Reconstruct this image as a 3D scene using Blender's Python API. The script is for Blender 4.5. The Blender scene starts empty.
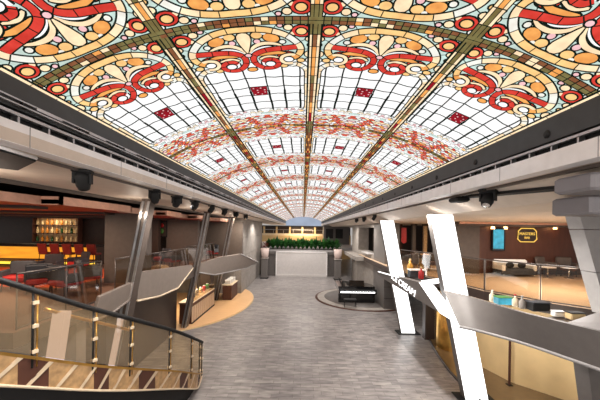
import bpy, math, random
from mathutils import Vector, Matrix
random.seed(7)
S = bpy.context.scene
COL = S.collection
PI = math.pi
F, PX, PY, EYE, ROLL = 280.0, 303.0, 230.0, 4.8, 0.0157

def at(px, py, Y):                       # world point seen at a pixel, at distance Y
    dx, up = px - PX, PY - py
    return Vector(((dx - ROLL * up) * Y / F, Y, EYE + (up + ROLL * dx) * Y / F))
def on(px, py, z):                       # world point seen at a pixel, on the level z
    dx, up = px - PX, PY - py
    Y = (z - EYE) * F / (up + ROLL * dx)
    return Vector(((dx - ROLL * up) * Y / F, Y, z))

# ---------------------------------------------------------------- materials
def lin(c):
    return tuple(((v / 255) / 12.92 if v / 255 <= .04045 else ((v / 255 + .055) / 1.055) ** 2.4) for v in c)
MATS = {}
def mat(name, rgb, rough=.5, metal=0., emit=0., var=.12, scale=6., bump=0., stretch=None, coat=0.):
    if name in MATS: return MATS[name]
    m = bpy.data.materials.new(name); m.use_nodes = True
    nt = m.node_tree; b = nt.nodes['Principled BSDF']
    c = lin(rgb)
    b.inputs['Roughness'].default_value = rough
    b.inputs['Metallic'].default_value = metal
    b.inputs['Coat Weight'].default_value = coat
    tc = nt.nodes.new('ShaderNodeTexCoord'); nz = nt.nodes.new('ShaderNodeTexNoise')
    nz.inputs['Scale'].default_value = scale; nz.inputs['Detail'].default_value = 3
    if stretch:
        mp = nt.nodes.new('ShaderNodeMapping'); mp.inputs['Scale'].default_value = stretch
        nt.links.new(tc.outputs['Object'], mp.inputs['Vector']); nt.links.new(mp.outputs['Vector'], nz.inputs['Vector'])
    else:
        nt.links.new(tc.outputs['Object'], nz.inputs['Vector'])
    rp = nt.nodes.new('ShaderNodeValToRGB')
    rp.color_ramp.elements[0].position = .3; rp.color_ramp.elements[1].position = .7
    rp.color_ramp.elements[0].color = tuple(v * (1 - var) for v in c) + (1,)
    rp.color_ramp.elements[1].color = tuple(min(1, v * (1 + var)) for v in c) + (1,)
    nt.links.new(nz.outputs['Fac'], rp.inputs['Fac'])
    if emit:
        nt.links.new(rp.outputs['Color'], b.inputs['Emission Color'])
        b.inputs['Emission Strength'].default_value = emit
        b.inputs['Base Color'].default_value = (.02, .02, .02, 1)
    else:
        nt.links.new(rp.outputs['Color'], b.inputs['Base Color'])
    if bump:
        bp = nt.nodes.new('ShaderNodeBump'); bp.inputs['Strength'].default_value = bump; bp.inputs['Distance'].default_value = .02
        nt.links.new(nz.outputs['Fac'], bp.inputs['Height']); nt.links.new(bp.outputs['Normal'], b.inputs['Normal'])
    MATS[name] = m
    return m
def led(name, rgb, emit, var=.12):
    """glass piece of the lit ceiling screen: pure emission with a mottled colour"""
    m = bpy.data.materials.new(name); m.use_nodes = True
    nt = m.node_tree
    for n in list(nt.nodes): nt.nodes.remove(n)
    out = nt.nodes.new('ShaderNodeOutputMaterial'); em = nt.nodes.new('ShaderNodeEmission')
    tc = nt.nodes.new('ShaderNodeTexCoord'); nz = nt.nodes.new('ShaderNodeTexNoise')
    nz.inputs['Scale'].default_value = 9; nz.inputs['Detail'].default_value = 4
    rp = nt.nodes.new('ShaderNodeValToRGB'); c = lin(rgb)
    rp.color_ramp.elements[0].position = .3; rp.color_ramp.elements[1].position = .7
    rp.color_ramp.elements[0].color = (c[0] * (1 - var * .6), c[1] * (1 - var * 1.6), c[2] * (1 - var * 1.8), 1)
    rp.color_ramp.elements[1].color = (c[0] * (1 + var), c[1] * (1 + var), c[2] * (1 + var), 1)
    nt.links.new(tc.outputs['Object'], nz.inputs['Vector']); nt.links.new(nz.outputs['Fac'], rp.inputs['Fac'])
    nt.links.new(rp.outputs['Color'], em.inputs['Color']); em.inputs['Strength'].default_value = emit
    nt.links.new(em.outputs['Emission'], out.inputs['Surface'])
    m.cycles.emission_sampling = 'NONE'
    return m
def glass(name, tint=(235, 225, 210), gloss=.05, refl_col=None):
    m = bpy.data.materials.new(name); m.use_nodes = True
    nt = m.node_tree
    for n in list(nt.nodes): nt.nodes.remove(n)
    out = nt.nodes.new('ShaderNodeOutputMaterial'); mx = nt.nodes.new('ShaderNodeMixShader')
    tr = nt.nodes.new('ShaderNodeBsdfTransparent'); gl = nt.nodes.new('ShaderNodeBsdfGlossy'); fr = nt.nodes.new('ShaderNodeLayerWeight')
    tr.inputs['Color'].default_value = lin(tint) + (1,); gl.inputs['Roughness'].default_value = .06
    fr.inputs['Blend'].default_value = .25
    mt = nt.nodes.new('ShaderNodeMath'); mt.operation = 'MULTIPLY_ADD'; mt.inputs[1].default_value = .3; mt.inputs[2].default_value = gloss
    nt.links.new(fr.outputs['Fresnel'], mt.inputs[0]); nt.links.new(mt.outputs[0], mx.inputs[0])
    nt.links.new(tr.outputs[0], mx.inputs[1]); nt.links.new(gl.outputs[0], mx.inputs[2])
    if refl_col:
        df = nt.nodes.new('ShaderNodeBsdfDiffuse'); df.inputs['Color'].default_value = lin(refl_col) + (1,)
        m2 = nt.nodes.new('ShaderNodeMixShader'); m2.inputs[0].default_value = .2
        nt.links.new(mx.outputs[0], m2.inputs[1]); nt.links.new(df.outputs[0], m2.inputs[2]); nt.links.new(m2.outputs[0], out.inputs['Surface'])
    else: nt.links.new(mx.outputs[0], out.inputs['Surface'])
    return m

# ---------------------------------------------------------------- mesh builder
class MB:
    def __init__(s): s.v = []; s.f = []; s.mi = []; s.smooth = []
    def add(s, vs, fs, m=0, smooth=False):
        o = len(s.v); s.v += [tuple(v) for v in vs]
        for f in fs: s.f.append(tuple(o + i for i in f)); s.mi.append(m); s.smooth.append(smooth)
        return s
    def box(s, c, d, rz=0., m=0, tilt=None):
        hx, hy, hz = d[0] / 2, d[1] / 2, d[2] / 2
        vs = [Vector((x, y, z)) for z in (-hz, hz) for y in (-hy, hy) for x in (-hx, hx)]
        if tilt: vs = [tilt @ v for v in vs]
        R = Matrix.Rotation(rz, 3, 'Z'); vs = [R @ v + Vector(c) for v in vs]
        return s.add(vs, [(0, 2, 3, 1), (4, 5, 7, 6), (0, 1, 5, 4), (2, 6, 7, 3), (0, 4, 6, 2), (1, 3, 7, 5)], m)
    def rbox(s, c, d, r=.03, rz=0., m=0, tilt=None):
        """box with chamfered edges"""
        hx, hy, hz = d[0] / 2, d[1] / 2, d[2] / 2; r = min(r, hx * .9, hy * .9, hz * .9)
        rings = []
        for z, k in ((-hz, r), (-hz + r, 0), (hz - r, 0), (hz, r)):
            a, b = hx - k, hy - k
            q = r * .9
            rings.append([(a - q, -b, z), (a, -b + q, z), (a, b - q, z), (a - q, b, z), (-a + q, b, z), (-a, b - q, z), (-a, -b + q, z), (-a + q, -b, z)])
        vs = [Vector(p) for rg in rings for p in rg]
        if tilt: vs = [tilt @ v for v in vs]
        R = Matrix.Rotation(rz, 3, 'Z'); vs = [R @ v + Vector(c) for v in vs]
        fs = [tuple(range(7, -1, -1)), tuple(range(24, 32))]
        for k in range(3):
            for i in range(8):
                j = (i + 1) % 8; fs.append((k * 8 + i, k * 8 + j, k * 8 + 8 + j, k * 8 + 8 + i))
        return s.add(vs, fs, m)
    def prism(s, pts, vec, m=0, m_side=None):
        n = len(pts); pts = [Vector(p) for p in pts]; vec = Vector(vec)
        s.add(pts + [p + vec for p in pts], [tuple(range(n - 1, -1, -1)), tuple(range(n, 2 * n))], m)
        return s.add(pts + [p + vec for p in pts], [(i, (i + 1) % n, n + (i + 1) % n, n + i) for i in range(n)], m if m_side is None else m_side)
    def tube(s, path, r, n=8, m=0, closed=False, smooth=True):
        path = [Vector(p) for p in path]; L = len(path)
        vs = []
        for i, p in enumerate(path):
            a = path[(i - 1) % L] if (closed or i > 0) else p
            b = path[(i + 1) % L] if (closed or i < L - 1) else p
            t = (b - a).normalized()
            u = t.cross(Vector((0, 0, 1)))
            if u.length < .05: u = t.cross(Vector((1, 0, 0)))
            u.normalize(); w = u.cross(t)
            rr = r[i] if isinstance(r, (list, tuple)) else r
            vs += [p + (u * math.cos(2 * PI * k / n) + w * math.sin(2 * PI * k / n)) * rr for k in range(n)]
        fs = []
        for i in range(L if closed else L - 1):
            for k in range(n):
                a, b = i * n, ((i + 1) % L) * n
                fs.append((a + k, a + (k + 1) % n, b + (k + 1) % n, b + k))
        if not closed: fs += [tuple(range(n - 1, -1, -1)), tuple(range((L - 1) * n, L * n))]
        return s.add(vs, fs, m, smooth)
    def lathe(s, prof, c=(0, 0, 0), n=20, m=0, sx=1., sy=1., smooth=True, a0=0., a1=2 * PI):
        full = abs(a1 - a0 - 2 * PI) < 1e-6; N = n if full else n + 1
        vs = []
        for r, z in prof:
            for k in range(N):
                a = a0 + (a1 - a0) * k / n
                vs.append((c[0] + r * sx * math.cos(a), c[1] + r * sy * math.sin(a), c[2] + z))
        fs = []
        for i in range(len(prof) - 1):
            for k in range(n):
                j = (k + 1) % N
                fs.append((i * N + k, i * N + j, (i + 1) * N + j, (i + 1) * N + k))
        if full:
            fs.append(tuple(range(N - 1, -1, -1))); fs.append(tuple(range((len(prof) - 1) * N, len(prof) * N)))
        return s.add(vs, fs, m, smooth)
    def blob(s, c, r, m=0, n=10, k=6):
        prof = [(max(.001, math.sin(PI * i / k)), -math.cos(PI * i / k)) for i in range(k + 1)]
        vs = []; fs = []
        for a, z in prof:
            for j in range(n): vs.append((c[0] + r[0] * a * math.cos(2 * PI * j / n), c[1] + r[1] * a * math.sin(2 * PI * j / n), c[2] + r[2] * z))
        for i in range(k):
            for j in range(n): fs.append((i * n + j, i * n + (j + 1) % n, (i + 1) * n + (j + 1) % n, (i + 1) * n + j))
        return s.add(vs, fs, m, True)
    def build(s, name, mats, parent=None, origin=(0, 0, 0)):
        if not isinstance(mats, (list, tuple)): mats = [mats]
        o = Vector(origin)
        me = bpy.data.meshes.new(name)
        me.from_pydata([(v[0] - o.x, v[1] - o.y, v[2] - o.z) for v in s.v], [], s.f)
        for m in mats: me.materials.append(m)
        me.polygons.foreach_set('material_index', s.mi)
        me.polygons.foreach_set('use_smooth', s.smooth)
        me.update()
        ob = bpy.data.objects.new(name, me); COL.objects.link(ob)
        if parent: ob.parent = parent
        else: ob.location = o
        return ob
def tag(o, label, cat, group=None, kind=None):
    o['label'] = label; o['category'] = cat
    if group: o['group'] = group
    if kind: o['kind'] = kind
    return o
def thing(name, label, cat, loc=(0, 0, 0), rz=0., group=None, kind=None):
    o = bpy.data.objects.new(name, None); COL.objects.link(o); o.empty_display_size = .1
    o.location = loc; o.rotation_euler = (0, 0, rz)
    return tag(o, label, cat, group, kind)
def struct(mb, name, mats, **k):
    o = mb.build(name, mats, **k); o['kind'] = 'structure'; return o
def dup(root, loc, rz=None, label=None, scale=None):
    def cp(o, par):
        c = o.copy(); COL.objects.link(c)
        if par: c.parent = par
        for ch in [q for q in list(COL.objects) if q.parent == o]: cp(ch, c)
        return c
    r = cp(root, None); r.location = loc
    if rz is not None: r.rotation_euler = (0, 0, rz)
    if label: r['label'] = label
    if scale: r.scale = scale
    return r
def lettering(text, size, parent, material, loc, rot, name='lettering', shear=0., depth=.006):
    cu = bpy.data.curves.new(name, 'FONT'); cu.body = text; cu.size = size; cu.align_x = 'CENTER'; cu.align_y = 'CENTER'
    cu.extrude = depth; cu.shear = shear
    tmp = bpy.data.objects.new(name, cu); COL.objects.link(tmp)
    bpy.context.view_layer.update()
    me = bpy.data.meshes.new_from_object(tmp.evaluated_get(bpy.context.evaluated_depsgraph_get()))
    COL.objects.unlink(tmp); bpy.data.objects.remove(tmp)
    me.materials.clear(); me.materials.append(material)
    ob = bpy.data.objects.new(name, me); COL.objects.link(ob); ob.parent = parent
    ob.location = loc; ob.rotation_euler = rot
    return ob
def curve_pts(pts, n=8):
    """Catmull-Rom through points of any dimension"""
    P = [list(p) for p in pts]; P = [P[0]] + P + [P[-1]]; out = []
    for i in range(1, len(P) - 2):
        for k in range(n):
            t = k / n; a, b, c, d = P[i - 1], P[i], P[i + 1], P[i + 2]
            out.append([.5 * (2 * b[q] + (c[q] - a[q]) * t + (2 * a[q] - 5 * b[q] + 4 * c[q] - d[q]) * t * t + (-a[q] + 3 * b[q] - 3 * c[q] + d[q]) * t ** 3) for q in range(len(b))])
    out.append(P[-2]); return out

# ---------------------------------------------------------------- palette
M = dict(
    soffit=mat('soffit_paint', (212, 198, 184), .55, var=.05),
    fascia=mat('fascia_panel', (238, 236, 236), .45, var=.05),
    band=mat('eave_band', (58, 60, 62), .5, var=.1),
    black=mat('black_paint', (15, 15, 17), .7),
    steel=mat('brushed_steel', (190, 190, 192), .3, .9),
    darksteel=mat('dark_steel', (96, 88, 84), .35, .6),
    chrome=mat('chrome', (215, 212, 208), .15, 1.),
    grey=mat('grey_composite', (106, 102, 100), .45, var=.06),
    midgrey=mat('grey_panel', (158, 156, 157), .5, var=.05),
    taupe=mat('taupe_panel', (88, 78, 72), .6, var=.08),
    brown=mat('brown_timber', (84, 50, 38), .5, var=.15, stretch=(1, 1, .2)),
    darkbrown=mat('dark_brown_panel', (56, 44, 39), .45, var=.1),
    stone=mat('grey_stone', (150, 144, 138), .7, var=.14, scale=3, bump=.1),
    wood=mat('pale_oak_floor', (222, 180, 132), .4, var=.08, stretch=(.3, 4, 1)),
    deckwood=mat('oak_strip_floor', (204, 178, 150), .45, var=.1, stretch=(.4, 6, 1)),
    gold=mat('gold_wall_paint', (228, 200, 150), .4, var=.06, scale=2),
    goldmetal=mat('gold_metal', (205, 160, 85), .28, .9),
    bronze=mat('bronze_panel', (196, 160, 116), .35, .2, var=.25, scale=9),
    cream=mat('cream_metal', (236, 218, 190), .35, .2),
    red=mat('red_leather', (178, 34, 36), .5),
    darkred=mat('dark_red_leather', (98, 24, 22), .5),
    orange=mat('orange_carpet', (214, 96, 52), .9, var=.1),
    redceil=mat('ceiling_red_light_tint', (168, 62, 40), .5),  # red of the bar lighting put into the ceiling's base colour
    pink=mat('rose_wood_trim', (224, 172, 148), .45),
    white=mat('white_lacquer', (236, 234, 230), .35, var=.04),
    lit=mat('lit_white_panel', (255, 252, 250), emit=2.6, var=.03),
    ambar=mat('lit_amber_panel', (250, 152, 36), emit=1.15, var=.25, scale=1.5, stretch=(.6, 1, 3)),
    yellowlit=mat('lit_yellow_strip', (255, 214, 70), emit=1.6, var=.05),
    leaf=mat('leaf_green', (62, 122, 54), .55, var=.35, scale=14),
    darkleaf=mat('dark_leaf', (36, 84, 42), .55, var=.35, scale=14),
    wing=mat('parapet_taupe_grey', (132, 122, 115), .5, var=.06),
    potclay=mat('pot_rose_grey', (190, 172, 166), .6, var=.06),
    soil=mat('soil', (50, 36, 28), .9),
    charcoal=mat('charcoal_fabric', (62, 64, 70), .9, var=.1),
    teal=mat('lit_teal_screen', (56, 170, 196), emit=1.0, var=.3, scale=4),
    lamp=mat('warm_lamp', (255, 190, 120), emit=8., var=.02),
    gilt=mat('lit_gilt', (255, 200, 90), emit=1.2, var=.1),
    offwhite=mat('off_white_panel', (206, 203, 202), .5, var=.05),
    greenglass=mat('bottle_green', (40, 84, 50), .15),
    amberglass=mat('bottle_amber', (190, 126, 50), .15),
    clearbottle=mat('bottle_pale', (222, 202, 160), .15),
)
GL = glass('clear_glass'); GLT = glass('tinted_glass', (225, 208, 180), .10, (206, 182, 148))  # stair glass: beige reflections laid in as a diffuse colour

def floor_material():
    m = bpy.data.materials.new('stone_plank_floor'); m.use_nodes = True
    nt = m.node_tree; b = nt.nodes['Principled BSDF']
    tc = nt.nodes.new('ShaderNodeTexCoord'); br = nt.nodes.new('ShaderNodeTexBrick')
    br.inputs['Scale'].default_value = 1; br.inputs['Brick Width'].default_value = .62; br.inputs['Row Height'].default_value = .19
    br.inputs['Mortar Size'].default_value = .006; br.offset = .37; br.inputs['Bias'].default_value = -.1
    br.inputs['Color1'].default_value = lin((132, 129, 130)) + (1,); br.inputs['Color2'].default_value = lin((160, 156, 155)) + (1,)
    br.inputs['Mortar'].default_value = lin((112, 108, 107)) + (1,)
    nz = nt.nodes.new('ShaderNodeTexNoise'); nz.inputs['Scale'].default_value = 2.4; nz.inputs['Detail'].default_value = 6
    mp = nt.nodes.new('ShaderNodeMapping'); mp.inputs['Scale'].default_value = (1, 4, 1)
    rp = nt.nodes.new('ShaderNodeValToRGB'); rp.color_ramp.elements[0].color = (.66, .65, .65, 1); rp.color_ramp.elements[1].color = (1.24, 1.22, 1.2, 1)
    rp.color_ramp.elements[0].position = .34; rp.color_ramp.elements[1].position = .66
    mx = nt.nodes.new('ShaderNodeMix'); mx.data_type = 'RGBA'; mx.blend_type = 'MULTIPLY'; mx.inputs['Factor'].default_value = 1
    nt.links.new(tc.outputs['Object'], br.inputs['Vector']); nt.links.new(tc.outputs['Object'], mp.inputs['Vector'])
    nt.links.new(mp.outputs[0], nz.inputs['Vector']); nt.links.new(nz.outputs['Fac'], rp.inputs['Fac'])
    nt.links.new(br.outputs['Color'], mx.inputs['A']); nt.links.new(rp.outputs['Color'], mx.inputs['B'])
    nt.links.new(mx.outputs['Result'], b.inputs['Base Color'])
    b.inputs['Roughness'].default_value = .38
    return m

# ================================================================ SETTING
fl = MB(); fl.add([(-22, -5, 0), (22, -5, 0), (22, 60, 0), (-22, 60, 0)], [(0, 1, 2, 3)])
struct(fl, 'floor', floor_material())

# ---------------------------------------------------------------- stained glass ceiling
XC, HW, ZE, RISE, BAY = .1, 2.9, 6.22, .74, 2.863
NB0, NB1 = -1, 16
C = ['lead', 'white', 'cream', 'yellow', 'orange', 'red', 'pink', 'teal', 'olive', 'brown', 'crimson', 'pale', 'coral']
CM = [led('leading_dark', (24, 34, 28), .9, .1), led('glass_white', (250, 252, 252), 1.12, .05), led('glass_cream', (248, 226, 186), 1.15, .1),
      led('glass_yellow', (244, 204, 136), 1.12, .12), led('glass_orange', (236, 168, 92), 1.1, .16), led('glass_red', (208, 66, 56), 1.1, .22),
      led('glass_pink', (240, 196, 200), 1.1, .1), led('glass_teal', (200, 228, 220), 1.05, .12), led('glass_olive', (126, 120, 76), 1., .2),
      led('glass_brown', (138, 92, 62), 1., .2), led('glass_crimson', (150, 28, 40), 1.05, .15), led('glass_pale', (238, 240, 230), 1.1, .08), led('glass_coral', (226, 104, 80), 1.1, .2)]
CI = {n: i for i, n in enumerate(C)}
ELS = []                                   # (points, colour, layer, mirror_x): one quarter of a panel, x in +-.82, y from the cross rib
LW = .018
def grow(pts, w):
    n = len(pts); A = sum(pts[i][0] * pts[(i + 1) % n][1] - pts[(i + 1) % n][0] * pts[i][1] for i in range(n))
    sg = 1 if A > 0 else -1; out = []
    for i in range(n):
        a, b = pts[i - 1], pts[(i + 1) % n]; tx, ty = b[0] - a[0], b[1] - a[1]; l = math.hypot(tx, ty) or 1
        out.append((pts[i][0] + sg * ty / l * w, pts[i][1] - sg * tx / l * w))
    return out
def poly(pts, col, layer=3, mir=True, lead=LW):
    if lead: ELS.append((grow(pts, lead), 'lead', layer - .5, mir))
    ELS.append((pts, col, layer, mir))
def ell(cx, cy, rx, ry, col, layer=3, mir=True, rot=0., n=14, lead=LW):
    ca, sa = math.cos(rot), math.sin(rot)
    def q(k): return [(cx + (rx + k) * math.cos(2 * PI * i / n) * ca - (ry + k) * math.sin(2 * PI * i / n) * sa, cy + (rx + k) * math.cos(2 * PI * i / n) * sa + (ry + k) * math.sin(2 * PI * i / n) * ca) for i in range(n)]
    if lead: ELS.append((q(lead), 'lead', layer - .5, mir))
    ELS.append((q(0), col, layer, mir))
def band(pts, w, col, layer=3, mir=True, n=5, ticks=0, lead=LW, cols=None):
    c = curve_pts(pts, n); L = len(c); ws = []
    for i in range(L):
        t = i / (L - 1); ws.append((w if not isinstance(w, tuple) else w[0] + (w[1] - w[0]) * t) / 2)
    nr = []
    for i in range(L):
        a, b = c[max(0, i - 1)], c[min(L - 1, i + 1)]; tx, ty = b[0] - a[0], b[1] - a[1]; l = math.hypot(tx, ty) or 1
        nr.append((-ty / l, tx / l))
    for i in range(L - 1):
        for ww, cc, ly in ((lead, 'lead', layer - .5), (0, (cols[(i * len(cols)) // (L - 1)] if cols else col), layer)):
            a, b = ws[i] + ww, ws[i + 1] + ww
            ELS.append(([(c[i][0] + nr[i][0] * a, c[i][1] + nr[i][1] * a), (c[i + 1][0] + nr[i + 1][0] * b, c[i + 1][1] + nr[i + 1][1] * b),
                         (c[i + 1][0] - nr[i + 1][0] * b, c[i + 1][1] - nr[i + 1][1] * b), (c[i][0] - nr[i][0] * a, c[i][1] - nr[i][1] * a)], cc, ly, mir))
        if ticks and i % ticks == ticks - 1 and i < L - 2:
            j = i + 1; a = ws[j]; tx, ty = nr[j][1] * .006, -nr[j][0] * .006
            ELS.append(([(c[j][0] + nr[j][0] * a + tx, c[j][1] + nr[j][1] * a + ty), (c[j][0] - nr[j][0] * a + tx, c[j][1] - nr[j][1] * a + ty),
                         (c[j][0] - nr[j][0] * a - tx, c[j][1] - nr[j][1] * a - ty), (c[j][0] + nr[j][0] * a - tx, c[j][1] + nr[j][1] * a - ty)], 'lead', layer + .3, mir))
def feather(pts, w, col, layer=3):
    """band tapering at both ends"""
    c = curve_pts(pts, 5); L = len(c); A = []; B = []
    for i in range(L):
        t = i / (L - 1); h = w / 2 * math.sin(PI * (.12 + .8 * t)) ** .8
        a, b = c[max(0, i - 1)], c[min(L - 1, i + 1)]; tx, ty = b[0] - a[0], b[1] - a[1]; l = math.hypot(tx, ty) or 1
        A.append((c[i][0] - ty / l * h, c[i][1] + tx / l * h)); B.append((c[i][0] + ty / l * h, c[i][1] - tx / l * h))
    poly(A + B[::-1], col, layer)
# --- the shell ornament beside every cross rib
# corner rings
ell(.665, .165, .105, .085, 'red', 3); ell(.665, .165, .055, .046, 'yellow', 4)
for cx, cy, r, c_ in ((.52, .11, .045, 'cream'), (.43, .08, .026, 'pink'), (.755, .29, .04, 'cream'), (.765, .075, .03, 'pale'), (.57, .20, .03, 'cream'), (.765, .39, .026, 'yellow')):
    ell(cx, cy, r, r * .85, c_, 3, n=10)
# arch
band([(0, .115), (.16, .118), (.34, .155), (.5, .235), (.62, .36), (.655, .47), (.62, .575), (.53, .64), (.42, .655)], .072, 'yellow', 4, ticks=5, cols=['yellow', 'yellow', 'cream', 'pale', 'cream', 'yellow', 'orange', 'cream'])
# palm drop and beads inside the arch
poly([(0, .52), (.022, .46), (.055, .36), (.078, .27), (.072, .21), (.045, .175), (0, .165), (-.045, .175), (-.072, .21), (-.078, .27), (-.055, .36), (-.022, .46)], 'cream', 4, False)
ell(.155, .215, .062, .05, 'yellow', 3); ell(.315, .265, .095, .066, 'orange', 3, rot=.35); ell(.145, .315, .036, .034, 'pink', 3, n=10)
ell(.235, .185, .03, .026, 'pale', 3, n=10); ell(.44, .335, .034, .03, 'pale', 3, n=10); ell(0, .545, .036, .03, 'pink', 5, False, n=10)
feather([(.02, .51), (.09, .41), (.2, .355), (.33, .36), (.43, .40)], .05, 'cream', 3)
feather([(.03, .535), (.12, .46), (.24, .42), (.34, .43)], .042, 'white', 3)
# red scroll
band([(.605, .42), (.47, .44), (.34, .455), (.20, .48), (.09, .54), (.05, .63), (.075, .74), (.16, .825), (.26, .835), (.345, .79), (.36, .71), (.30, .655), (.21, .655), (.165, .705)], (.078, .055), 'red', 4, ticks=7, lead=.013)
ell(.255, .745, .06, .046, 'white', 4)
# orange and cream plumes
feather([(.13, .56), (.24, .535), (.38, .53), (.5, .56)], .06, 'orange', 3)
feather([(.37, .66), (.40, .58), (.47, .54), (.56, .545)], .05, 'red', 2.4)
feather([(.13, .64), (.24, .60), (.37, .62)], .045, 'cream', 3.2)
# inner white-centred curl and hook down to the rib
band([(.62, .585), (.52, .565), (.425, .60), (.405, .68), (.46, .74), (.55, .735)], .045, 'cream', 4)
ell(.50, .655, .058, .044, 'white', 5)
band([(.52, .79), (.59, .765), (.66, .80), (.72, .87), (.745, .96), (.745, 1.1), (.745, 1.25), (.745, 1.4315)], .066, 'cream', 3, ticks=6, cols=['pale', 'cream', 'pale', 'cream', 'cream', 'pale', 'cream'])
ell(.655, .685, .045, .036, 'yellow', 3, n=10); ell(.0, .85, .06, .04, 'orange', 3, False); ell(.43, .80, .045, .032, 'yellow', 3, n=10)
ell(.745, .56, .04, .05, 'cream', 3, n=10); ell(.75, .68, .03, .04, 'pale', 3, n=10)
ell(.0, .64, .03, .055, 'pale', 3, False, n=10)
# small leadings between
for a, b in (((.655, .47), (.80, .47)), ((.60, .36), (.72, .3)), ((.5, .235), (.58, .15)), ((.34, .155), (.4, .06)), ((.36, .36), (.4, .44)), ((.06, .36), (.15, .36)), ((.48, .47), (.56, .58))):
    band([a, b], .004, 'lead', 2, n=1, lead=.003)
# grid lines of the plain field
GX = [.135, .385, .63]
for i, gx in enumerate(GX):
    band([(gx, .70), (gx + .012, .95), (gx + .004, 1.2), (gx + .01, 1.4315)], .004, 'lead', 1.5, n=3, lead=.009)
for gy in (.80, 1.055, 1.306):
    for i in range(5):
        xa, xb = -.70 + .28 * i, -.70 + .28 * (i + 1)
        band([(xa, gy), ((xa + xb) / 2, gy + .022), (xb, gy)], .004, 'lead', 1.5, False, n=2, lead=.009)
# chequered red square in the middle of the field (half of it, the mirror makes the rest)
poly([(-.12, 1.305), (.12, 1.305), (.12, 1.4315), (-.12, 1.4315)], 'crimson', 2.5, False)
for q_ in (-.055, 0, .055): band([(q_, 1.31), (q_, 1.43)], .006, 'lead', 3.2, False, n=1, lead=.003)
band([(-.11, 1.37), (.11, 1.37)], .006, 'lead', 3.2, False, n=2, lead=.003)
for i in range(4):
    for j in range(2):
        if (i + j) % 2 == 0:
            ell(-.0825 + .055 * i, 1.34 + .058 * j, .016, .016, 'pink', 3.4, False, n=4, lead=0)

ELS1 = list(ELS); HOOK = []
ELS.clear()
# denser ornament of the further ribs: small leaves in reds and creams, a pale segmented band and light curls
rq = random.Random(21)
row = 0
y = .085
while y < .56:
    x = .0 + (.045 if row % 2 else 0)
    while x < .80:
        c_ = rq.choice(['coral', 'coral', 'coral', 'red', 'red', 'orange', 'orange', 'pink', 'cream', 'pale', 'white', 'pale', 'white'])
        ell(x + rq.uniform(-.012, .012), y + rq.uniform(-.012, .012), .05, .028, c_, 3, n=8, rot=rq.uniform(-.9, .9), lead=.012)
        x += .092
    y += .072; row += 1
for i in range(8):
    xa = .0 + .1 * i; ya = .635 - .05 * (xa / .8) ** 2
    poly([(xa, ya - .03), (xa + .088, ya - .034), (xa + .088, ya + .028), (xa, ya + .032)], rq.choice(['white', 'pale', 'teal', 'white']), 3, lead=.007)
for i in range(5):
    xa = .05 + .13 * i
    band([(xa, .68), (xa + .04, .72), (xa + .09, .71), (xa + .10, .685)], .022, rq.choice(['pink', 'cream', 'red', 'white']), 3, n=3, lead=.008)
    ell(xa + .06, .765, .035, .022, rq.choice(['cream', 'pink', 'pale', 'teal']), 3, n=8, lead=.008)
band([(.62, .67), (.68, .70), (.73, .78), (.745, .92), (.745, 1.1), (.745, 1.25), (.745, 1.4315)], .058, 'cream', 3, ticks=6, cols=['yellow', 'pale', 'cream', 'cream', 'pale', 'cream'])
for i, gx in enumerate(GX):
    band([(gx, .70), (gx + .012, .95), (gx + .004, 1.2), (gx + .01, 1.4315)], .006, 'lead', 1.5, n=3, lead=.015)
for gy in (.80, 1.055, 1.306):
    for i in range(5):
        xa, xb = -.70 + .28 * i, -.70 + .28 * (i + 1)
        band([(xa, gy), ((xa + xb) / 2, gy + .022), (xb, gy)], .004, 'lead', 1.5, False, n=2, lead=.009)
poly([(-.11, 1.31), (.11, 1.31), (.11, 1.4315), (-.11, 1.4315)], 'crimson', 2.5, False)
for i in range(4):
    for j in range(2):
        if (i + j) % 2 == 0: ell(-.0825 + .055 * i, 1.34 + .058 * j, .016, .016, 'pink', 3.4, False, n=4, lead=0)
ELS2 = list(ELS)

def zc(h): return ZE + RISE * (1 - min(1, abs(h)) ** 2.4)
DL = .0028
ce = MB()
EDGES = [-1, -.55, 0, .55, 1]
def put(k, pan, pts, col, layer, flipx, flipy):
    h0, h1 = EDGES[pan], EDGES[pan + 1]
    vs = []
    for x, y in pts:
        if flipx: x = -x
        if flipy: y = BAY - y
        h = h0 + (h1 - h0) * (x / 1.64 + .5)
        vs.append((XC + h * HW, k * BAY + y, zc(h) - layer * DL))
    ce.add(vs, [tuple(range(len(vs)))], CI[col])
for k in range(NB0, NB1):
    for pan in range(4):
        for i in range(8):
            xa, xb = -.82 + .205 * i, -.82 + .205 * (i + 1)
            for ya, yb, c_ in ((0, .46, 'teal'), (.46, .70, 'teal'), (.70, BAY - .70, 'white'), (BAY - .70, BAY - .46, 'teal'), (BAY - .46, BAY, 'teal')):
                put(k, pan, [(xa, ya), (xb, ya), (xb, yb), (xa, yb)], ('pink' if c_ == 'teal' and (k > 1 or (k == 1 and ya > 1)) and (ya < .4 or ya > BAY - .5) else 'white' if c_ == 'teal' and (k > 1 or (k == 1 and ya > 1)) else c_), 0, False, False)
        for fy in (False, True):
            for pts, col, ly, mir in (ELS1 if k + fy < 2 else ELS2):
                put(k, pan, pts, col, ly, False, fy)
                if mir: put(k, pan, pts, col, ly, True, fy)
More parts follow.
